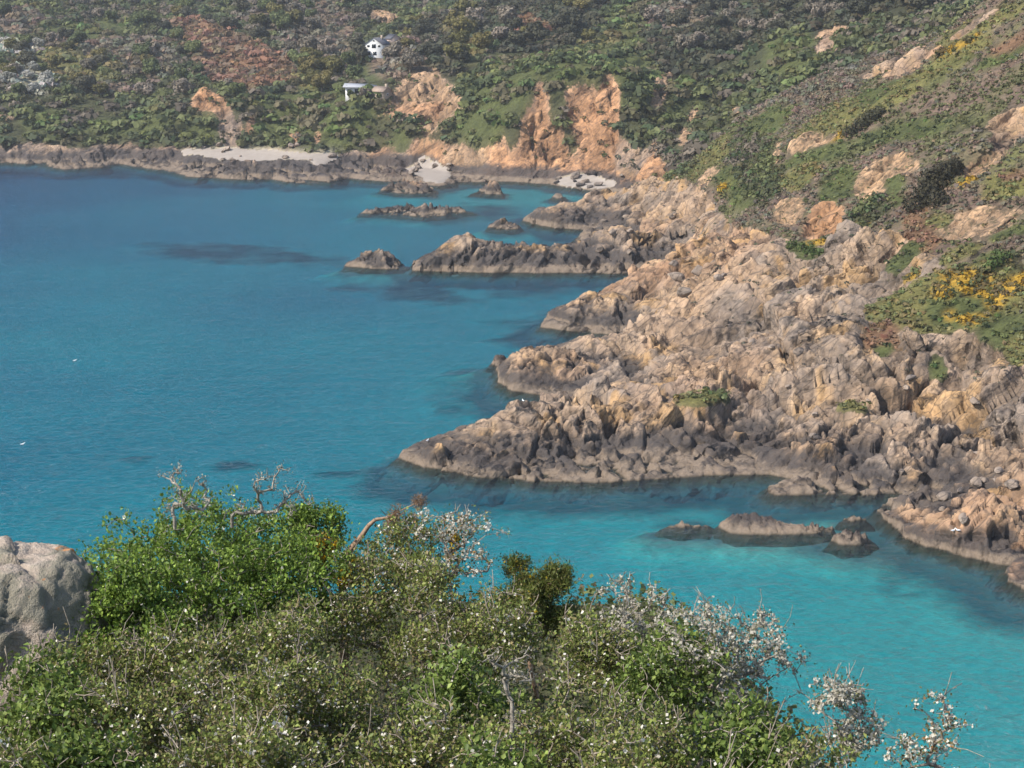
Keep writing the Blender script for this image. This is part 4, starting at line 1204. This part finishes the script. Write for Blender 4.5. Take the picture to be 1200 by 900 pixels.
def leaf_mesh(name, pos, axis, nrm, length, width, cols, mat):
    """folded pointed leaves: two triangles each"""
    n = len(pos)
    axis = unit(axis); side = unit(np.cross(axis, nrm)); up = np.cross(side, axis)
    l = length[:, None]; w = width[:, None]
    V = np.stack([pos, pos + axis * l * .5 + side * w * .5 + up * w * .22, pos + axis * l, pos + axis * l * .5 - side * w * .5 + up * w * .22], 1).reshape(-1, 3)
    k = np.arange(n)[:, None] * 4
    F = np.vstack([np.hstack([k, k + 1, k + 2]), np.hstack([k, k + 2, k + 3])])
    return mesh_from(name, V, F, mat, False, {"col": np.repeat(cols, 4, 0).astype(np.float32)})

TYPES = {  # leaves per tip, leaf colours, leaf length, spread, blossoms per tip, blossom colour, twig material, wander
 'hawthorn': (36, [(.155, .230, .036), (.195, .270, .048), (.105, .165, .030)], .039, .075, .5, (.70, .68, .58), M_TWIG, .14),
 'scrub':    (27, [(.185, .220, .050), (.235, .250, .072), (.135, .175, .042), (.215, .175, .082)], .034, .085, 1.8, (.66, .62, .53), M_TWIG, .18),
 'bramble':  (24, [(.140, .195, .040), (.180, .225, .055), (.095, .140, .030)], .046, .10, .6, (.68, .65, .56), M_TWIG, .18),
 'blossom':  (7,  [(.150, .150, .060), (.115, .125, .045)], .024, .07, 15, (.47, .44, .36), M_TWIGL, .16),
 'sparse':   (9,  [(.200, .165, .055), (.130, .150, .045), (.30, .16, .06)], .026, .06, 6, (.58, .55, .46), M_TWIG, .12),
 'gorse':    (85, [(.100, .130, .028), (.130, .155, .036), (.13, .12, .036)], .036, .055, 1.4, (.60, .40, .02), M_TWIGB, .12),
 'yellow':   (30, [(.065, .075, .020), (.16, .11, .05)], .032, .06, 26, (.62, .42, .02), M_TWIGB, .12),
}

def shrub(name, px, py_top, Y, w, ntips, typ, label, seed, lobes=6, group=None, cat="shrub", bare=0, base_dz=0.0):
    rng = np.random.default_rng(seed)
    top = at_y(px, py_top, Y)
    zg = float(fg_ground(np.array(top[0]), np.array(Y))) + base_dz
    H = max(0.7, top[2] - zg)
    nl, lcols, ll, spread, nb, bcol, twig, wander = TYPES[typ]
    nodes, par, ends = grow(rng, H, w, ntips, lobes, 0.3, wander)
    # a few shoots stick out of the crown
    e = add(name, None, loc=(top[0], Y, zg), label=label, cat=cat, group=group)
    if bare:
        L = []
        for _ in range(bare):
            a = nodes[ends[rng.integers(len(ends))]]
            if a[2] < H * .7: continue
            L.append(a + np.array([rng.normal() * .05, rng.normal() * .05, rng.uniform(.08, .26)]))
        if L:
            base = len(nodes)
            for q_ in L:
                d = ((nodes[:base] - q_) ** 2).sum(1); p = int(np.argmin(d))
                mid = (nodes[p] + q_) / 2 + rng.normal(size=3) * .015
                nodes = np.vstack([nodes, mid, q_]); par = np.append(par, [p, len(nodes) - 2])
                if rng.random() < .6:
                    nodes = np.vstack([nodes, mid + (q_ - nodes[p]) * .35 + rng.normal(size=3) * .03]); par = np.append(par, [len(nodes) - 3])
    add("branches", stems_mesh("branches", nodes, par, twig), e)
    tip = nodes[ends]; pre = nodes[par[ends]]
    n = int(nl * len(ends))
    k = rng.integers(0, len(ends), n); u = rng.uniform(-0.2, 1.05, n)[:, None]
    pos = pre[k] + (tip[k] - pre[k]) * u + rng.normal(size=(n, 3)) * spread * 0.55
    ax = rng.normal(size=(n, 3)) + np.array([0, 0, 0.3]) + unit(tip[k]) * .4
    nr = unit(rng.normal(size=(n, 3)) * .8 + np.array([0, 0, 1.0]))
    cc = np.array(lcols)[rng.integers(0, len(lcols), n)] * (1 + 0.22 * rng.normal(size=(n, 1)).clip(-2, 2))
    tipv = rng.uniform(.85, 1.2, len(ends))[k][:, None]
    ln = ll * rng.uniform(.6, 1.25, n)
    wd = ln * (0.62 if typ not in ('gorse', 'yellow') else 0.28)
    f = add("leaves", leaf_mesh("leaves", pos, ax, nr, ln, wd, np.clip(cc * tipv, .005, .9), M_LEAF), e, kind="stuff")
    nbt = int(nb * len(ends))
    if nbt:
        w_ = rng.random(len(ends)) ** 2 if typ in ('scrub', 'hawthorn', 'bramble') else rng.uniform(.4, 1, len(ends))
        if typ == 'gorse': w_ = np.where(tip[:, 0] < -0.05 * w, 1.0, 0.08) * np.clip(tip[:, 2] / H - .3, 0, 1)
        k = rng.choice(len(ends), nbt, p=w_ / w_.sum()); u = rng.uniform(-0.4, 1.05, nbt)[:, None]
        pos = pre[k] + (tip[k] - pre[k]) * u + rng.normal(size=(nbt, 3)) * spread * (0.28 if typ != 'scrub' else 0.4)
        s = rng.uniform(.008, .0135, nbt)
        V, Fq = quad_cloud(pos, unit(rng.normal(size=(nbt, 3)) + np.array([-.3, -.5, .8])), s, rng, 1.0)
        cb = np.array(bcol) * rng.uniform(.75, 1.2, (nbt, 1))
        if typ == 'blossom':
            cb = np.where(rng.random((nbt, 1)) < .35, np.array([.30, .27, .20]) * rng.uniform(.7, 1.2, (nbt, 1)), cb)
        add("blossom", mesh_from("blossom", V, Fq, M_BLOS, False, {"col": np.repeat(np.clip(cb, 0, .85), 4, 0).astype(np.float32)}), e, kind="stuff")
    return e

shrub("hawthorn_bush", 250, 598, 14.4, 2.6, 900, 'hawthorn', "big bright green hawthorn bush leaning over the granite boulder", 1, 12, bare=8)
shrub("hawthorn_bush", 150, 668, 13.2, 1.1, 230, 'hawthorn', "low bright green hawthorn clump hugging the granite boulder", 2, 6)
shrub("hawthorn_bush", 365, 592, 15.2, 0.75, 120, 'hawthorn', "flat-topped green hawthorn spray above the yellow gorse", 3, 5, bare=8)
shrub("gorse_bush", 632, 655, 14.9, 0.72, 300, 'gorse', "round dark green gorse bush with a few yellow flowers", 4, 14)
shrub("gorse_bush", 398, 626, 14.9, 0.42, 80, 'yellow', "small gorse in full yellow flower behind the hawthorn", 5, 4)
shrub("gorse_bush", 528, 622, 15.8, 0.16, 14, 'yellow', "sprig of yellow gorse among the tall bare twigs", 6, 2)
shrub("blackthorn", 540, 586, 15.0, 1.0, 140, 'sparse', "tall thin twiggy blackthorn standing over the scrub", 7, 6, bare=26)
shrub("blackthorn", 470, 612, 14.8, 1.1, 190, 'scrub', "twiggy blackthorn at the foot of the withered gorse", 8, 6, bare=14)
shrub("blackthorn", 730, 684, 14.0, 0.78, 100, 'blossom', "pale lichened blackthorn beside the round dark gorse", 9, 6, bare=24)
shrub("blackthorn", 872, 708, 12.8, 1.2, 270, 'blossom', "large blackthorn covered in cream blossom at the scrub's edge", 10, 8, bare=40, base_dz=-0.2)
shrub("blackthorn", 985, 785, 11.6, 0.72, 140, 'blossom', "blossoming blackthorn between the large one and the sparse shrub", 11, 5, bare=16)
shrub("sparse_shrub", 1105, 806, 11.0, 0.7, 80, 'sparse', "thin open shrub with reddish buds standing clear over the water", 12, 5, bare=12)
rowrng = random.Random(3)
PLACES = [  # px, py_top, Y, w, tips, type, words
 (90, 745, 12.6, 1.2, 190, 'scrub', "olive scrub bush right in front of the granite boulder"),
 (215, 742, 12.7, 1.2, 200, 'scrub', "white-flecked scrub bush under the shade of the hawthorn"),
 (330, 705, 13.2, 1.2, 200, 'scrub', "scrub bush tucked against the hawthorn's shaded side"),
 (425, 652, 14.2, 1.25, 210, 'scrub', "brownish scrub bush below the yellow gorse"),
 (520, 662, 14.0, 1.25, 210, 'scrub', "tangled scrub bush below the tall thin blackthorn"),
 (598, 692, 13.8, 1.2, 190, 'scrub', "twiggy scrub bush in front of the round gorse"),
 (690, 722, 13.3, 1.25, 200, 'scrub', "grey-green scrub bush below the pale lichened blackthorn"),
 (790, 742, 12.7, 1.15, 200, 'bramble', "green bramble mound beside the large blossoming blackthorn"),
 (550, 775, 12.0, 1.2, 190, 'bramble', "bright green bramble patch in the middle of the scrub"),
 (400, 765, 12.0, 1.2, 200, 'scrub', "olive scrub bush left of the bright bramble patch"),
 (270, 790, 11.6, 1.2, 200, 'scrub', "scrub bush dotted with white blossom below the hawthorn's hollow"),
 (140, 800, 11.4, 1.2, 200, 'scrub', "dense olive scrub bush two bushes below the boulder"),
 (10, 790, 11.4, 1.2, 200, 'bramble', "leafy green bramble at the foot of the granite boulder"),
 (670, 805, 11.3, 1.1, 190, 'scrub', "scrub bush with pale bare stem beside the bramble patch"),
 (770, 830, 10.9, 1.1, 190, 'scrub', "scrub bush under the bramble mound"),
 (880, 838, 11.0, 1.0, 180, 'bramble', "dark green bramble at the foot of the large blackthorn"),
 (945, 880, 10.2, 0.8, 120, 'scrub', "brown-twigged scrub bush at the foot of the smaller blackthorn"),
 (480, 840, 10.6, 1.1, 200, 'scrub', "white-dotted scrub bush below the bright bramble patch"),
 (360, 850, 10.4, 1.1, 200, 'scrub', "low olive scrub bush along the near edge, thick with leaves"),
 (240, 858, 10.2, 1.1, 200, 'scrub', "low white-dotted scrub bush along the near edge"),
 (110, 865, 10.1, 1.1, 200, 'bramble', "low bright bramble along the near edge"),
 (-10, 868, 10.0, 1.1, 180, 'scrub', "low scrub bush running off past the bramble"),
 (590, 868, 10.0, 1.0, 190, 'bramble', "green bramble tangle below the pale bare stem"),
 (700, 880, 9.8, 1.0, 170, 'scrub', "pale-flowered scrub bush beside the bramble tangle"),
 (820, 895, 9.6, 0.9, 150, 'scrub', "olive scrub bush below the dark green bramble"),
]
for i, (px, py, Y, w, nt, ty, words) in enumerate(PLACES):
    shrub("bramble_bush" if ty == 'bramble' else "scrub_bush", px, py, Y, w, nt, ty, words, 100 + i, 6, bare=34)

# withered gorse: a bent bare limb with brown tufts
def withered():
    rng = np.random.default_rng(77)
    pts = [at_y(x, y, 15.2) for x, y in ((400, 660), (412, 642), (424, 628), (432, 616), (440, 609), (452, 607), (466, 604))]
    o = pts[0] - np.array([0, 0, 1.5])
    pts = [o] + pts
    segs = []
    for i in range(len(pts) - 1):
        r = 0.034 - 0.0035 * i
        segs.append((*(pts[i] - o), *(pts[i + 1] - o), r, r - .0035))
    tuft = [at_y(x, y, 15.2 + dy) - o for x, y, dy in ((465, 602, 0), (491, 588, .05), (470, 622, .05), (458, 612, -.05), (482, 610, .1))]
    for q_ in tuft: segs.append((*(pts[-2] - o), *q_, .008, .004))
    e = add("withered_gorse", None, loc=tuple(o), label="withered gorse with one bent bare limb and brown tufts", cat="shrub")
    add("limb", tube_mesh("limb", segs, M_TWIGB, 7), e)
    for q_, r in zip(tuft, (.085, .07, .09, .06, .06)):
        n = 420
        d = unit(rng.normal(size=(n, 3)))
        pos = q_ + d * (r * rng.uniform(.1, 1, n))[:, None]
        cc = np.array([.27, .17, .10]) * rng.uniform(.6, 1.3, (n, 1))
        add("tuft", leaf_mesh("tuft", pos, d + rng.normal(size=(n, 3)) * .5, rng.normal(size=(n, 3)), np.full(n, .032), np.full(n, .006), cc, M_LEAF), e)
withered()

# lichen-grey dead twigs standing out of the hawthorn
def dead_twigs(px0, py0, tips_px, Y, label, seed):
    rng = np.random.default_rng(seed)
    o = at_y(px0, py0, Y)
    tips = np.array([at_y(x + rng.normal() * 2, y + rng.normal() * 2, Y + rng.normal() * .08) - o for x, y in tips_px])
    nodes = [np.zeros(3), np.array([0, 0, .1])]; par = [-1, 0]; ends = []
    for t_ in tips[np.argsort(np.linalg.norm(tips, axis=1))]:
        arr = np.array(nodes); d = np.linalg.norm(arr - t_, axis=1); p = int(np.argmin(d)); a = arr[p]
        for k in (1, 2, 3, 4):
            pt = a + (t_ - a) * k / 4 + rng.normal(size=3) * (.05 * np.linalg.norm(t_ - a) if k < 4 else 0)
            nodes.append(pt); par.append(p); p = len(nodes) - 1
            for _ in range(2):
                sp_ = pt + rng.normal(size=3) * np.array([.03, .03, .03]) + np.array([0, 0, .02])
                nodes.append(sp_); par.append(p); ends.append(len(nodes) - 1)
        ends.append(p)
    nodes = np.array(nodes); par = np.array(par)
    e = add("dead_branch", None, loc=tuple(o), label=label, cat="branch")
    add("branches", stems_mesh("branches", nodes, par, M_TWIGL, .0030, .017, 5), e)
    n = 6 * len(ends)
    k = rng.integers(0, len(ends), n)
    pos = nodes[np.array(ends)[k]] + rng.normal(size=(n, 3)) * .02
    V, Fq = quad_cloud(pos, unit(rng.normal(size=(n, 3))), np.full(n, .007), rng, 1.0)
    cb = np.array([.28, .26, .20]) * rng.uniform(.6, 1.3, (n, 1))
    add("lichen", mesh_from("lichen", V, Fq, M_BLOS, False, {"col": np.repeat(cb, 4, 0).astype(np.float32)}), e, kind="stuff")
dead_twigs(205, 620, [(196, 560), (214, 553), (230, 562), (240, 580), (200, 590), (224, 596), (238, 600), (212, 575)], 14.2, "lichen-grey dead twigs sprouting upright from the hawthorn top", 31)
dead_twigs(272, 618, [(285, 590), (296, 572), (310, 558), (330, 550), (318, 575), (335, 585), (350, 578), (325, 600), (300, 600), (345, 598), (356, 590)], 14.6, "lichen-grey dead branches slanting out of the hawthorn crown", 32)
dead_twigs(598, 880, [(600, 840), (590, 800), (606, 790), (580, 780), (615, 770), (622, 800), (570, 770)], 10.9, "pale bare stem forking up through the middle of the scrub", 33)

# undergrowth leaves low among the shrubs
rng = np.random.default_rng(55)
n = 45000
ux = rng.uniform(-6, 4.2, n); uy = rng.uniform(7.5, 21.0, n)
uz = fg_ground(ux, uy) + rng.uniform(0, 1, n) * np.interp(uy, [8, 13.5, 15.0, 21], [1.35, 1.2, 0.5, 0.3]) + 0.05
cc = np.array([(.085, .110, .032), (.11, .13, .038), (.12, .10, .055)])[rng.integers(0, 3, n)] * rng.uniform(.7, 1.3, (n, 1))
pos = np.stack([ux, uy, uz], 1)
ln = rng.uniform(.035, .07, n)
m = (ux < 2.2 + 0.05 * uy)
add("undergrowth", leaf_mesh("undergrowth", pos[m], rng.normal(size=(n, 3))[m], unit(rng.normal(size=(n, 3)) + np.array([0, 0, 1]))[m], ln[m], ln[m] * .7, cc[m], M_LEAF), label="dark leafy undergrowth between the clifftop shrubs", cat="undergrowth", kind="stuff")

# low bramble carpet over the falling edge of the clifftop
n = 15000
ux = rng.uniform(0.8, 9, n); uy = rng.uniform(6, 26, n)
pos = np.stack([ux, uy, fg_ground(ux, uy) + rng.uniform(0.0, 0.32, n)], 1)
V, Fq = quad_cloud(pos, unit(rng.normal(size=(n, 3)) * .6 + np.array([.2, 0, 1])), rng.uniform(.022, .05, n), rng)
cc = np.array([(.10, .13, .036), (.14, .155, .05), (.13, .105, .06)])[rng.integers(0, 3, n)] * rng.uniform(.7, 1.3, (n, 1))
add("ground_cover", mesh_from("ground_cover", V, Fq, M_LEAF, False, {"col": np.repeat(cc, 4, 0).astype(np.float32)}), label="low leafy ground cover on the falling edge of the clifftop", cat="ground cover", kind="stuff")
# ------------------------------------------------------------------ thin sea haze
t = NT("sea_haze")
pv = t.node("ShaderNodeVolumePrincipled")
pv.inputs["Color"].default_value = (0.93, 0.96, 1.0, 1)
pv.inputs["Density"].default_value = 0.00011
pv.inputs["Anisotropy"].default_value = 0.2
t.link(pv.outputs[0], t.out.inputs["Volume"])
add("haze", box_mesh("haze", -2600, 900, -300, 1600, -16, 150, t.m), label="thin pale sea haze over the bay", cat="haze", kind="stuff")
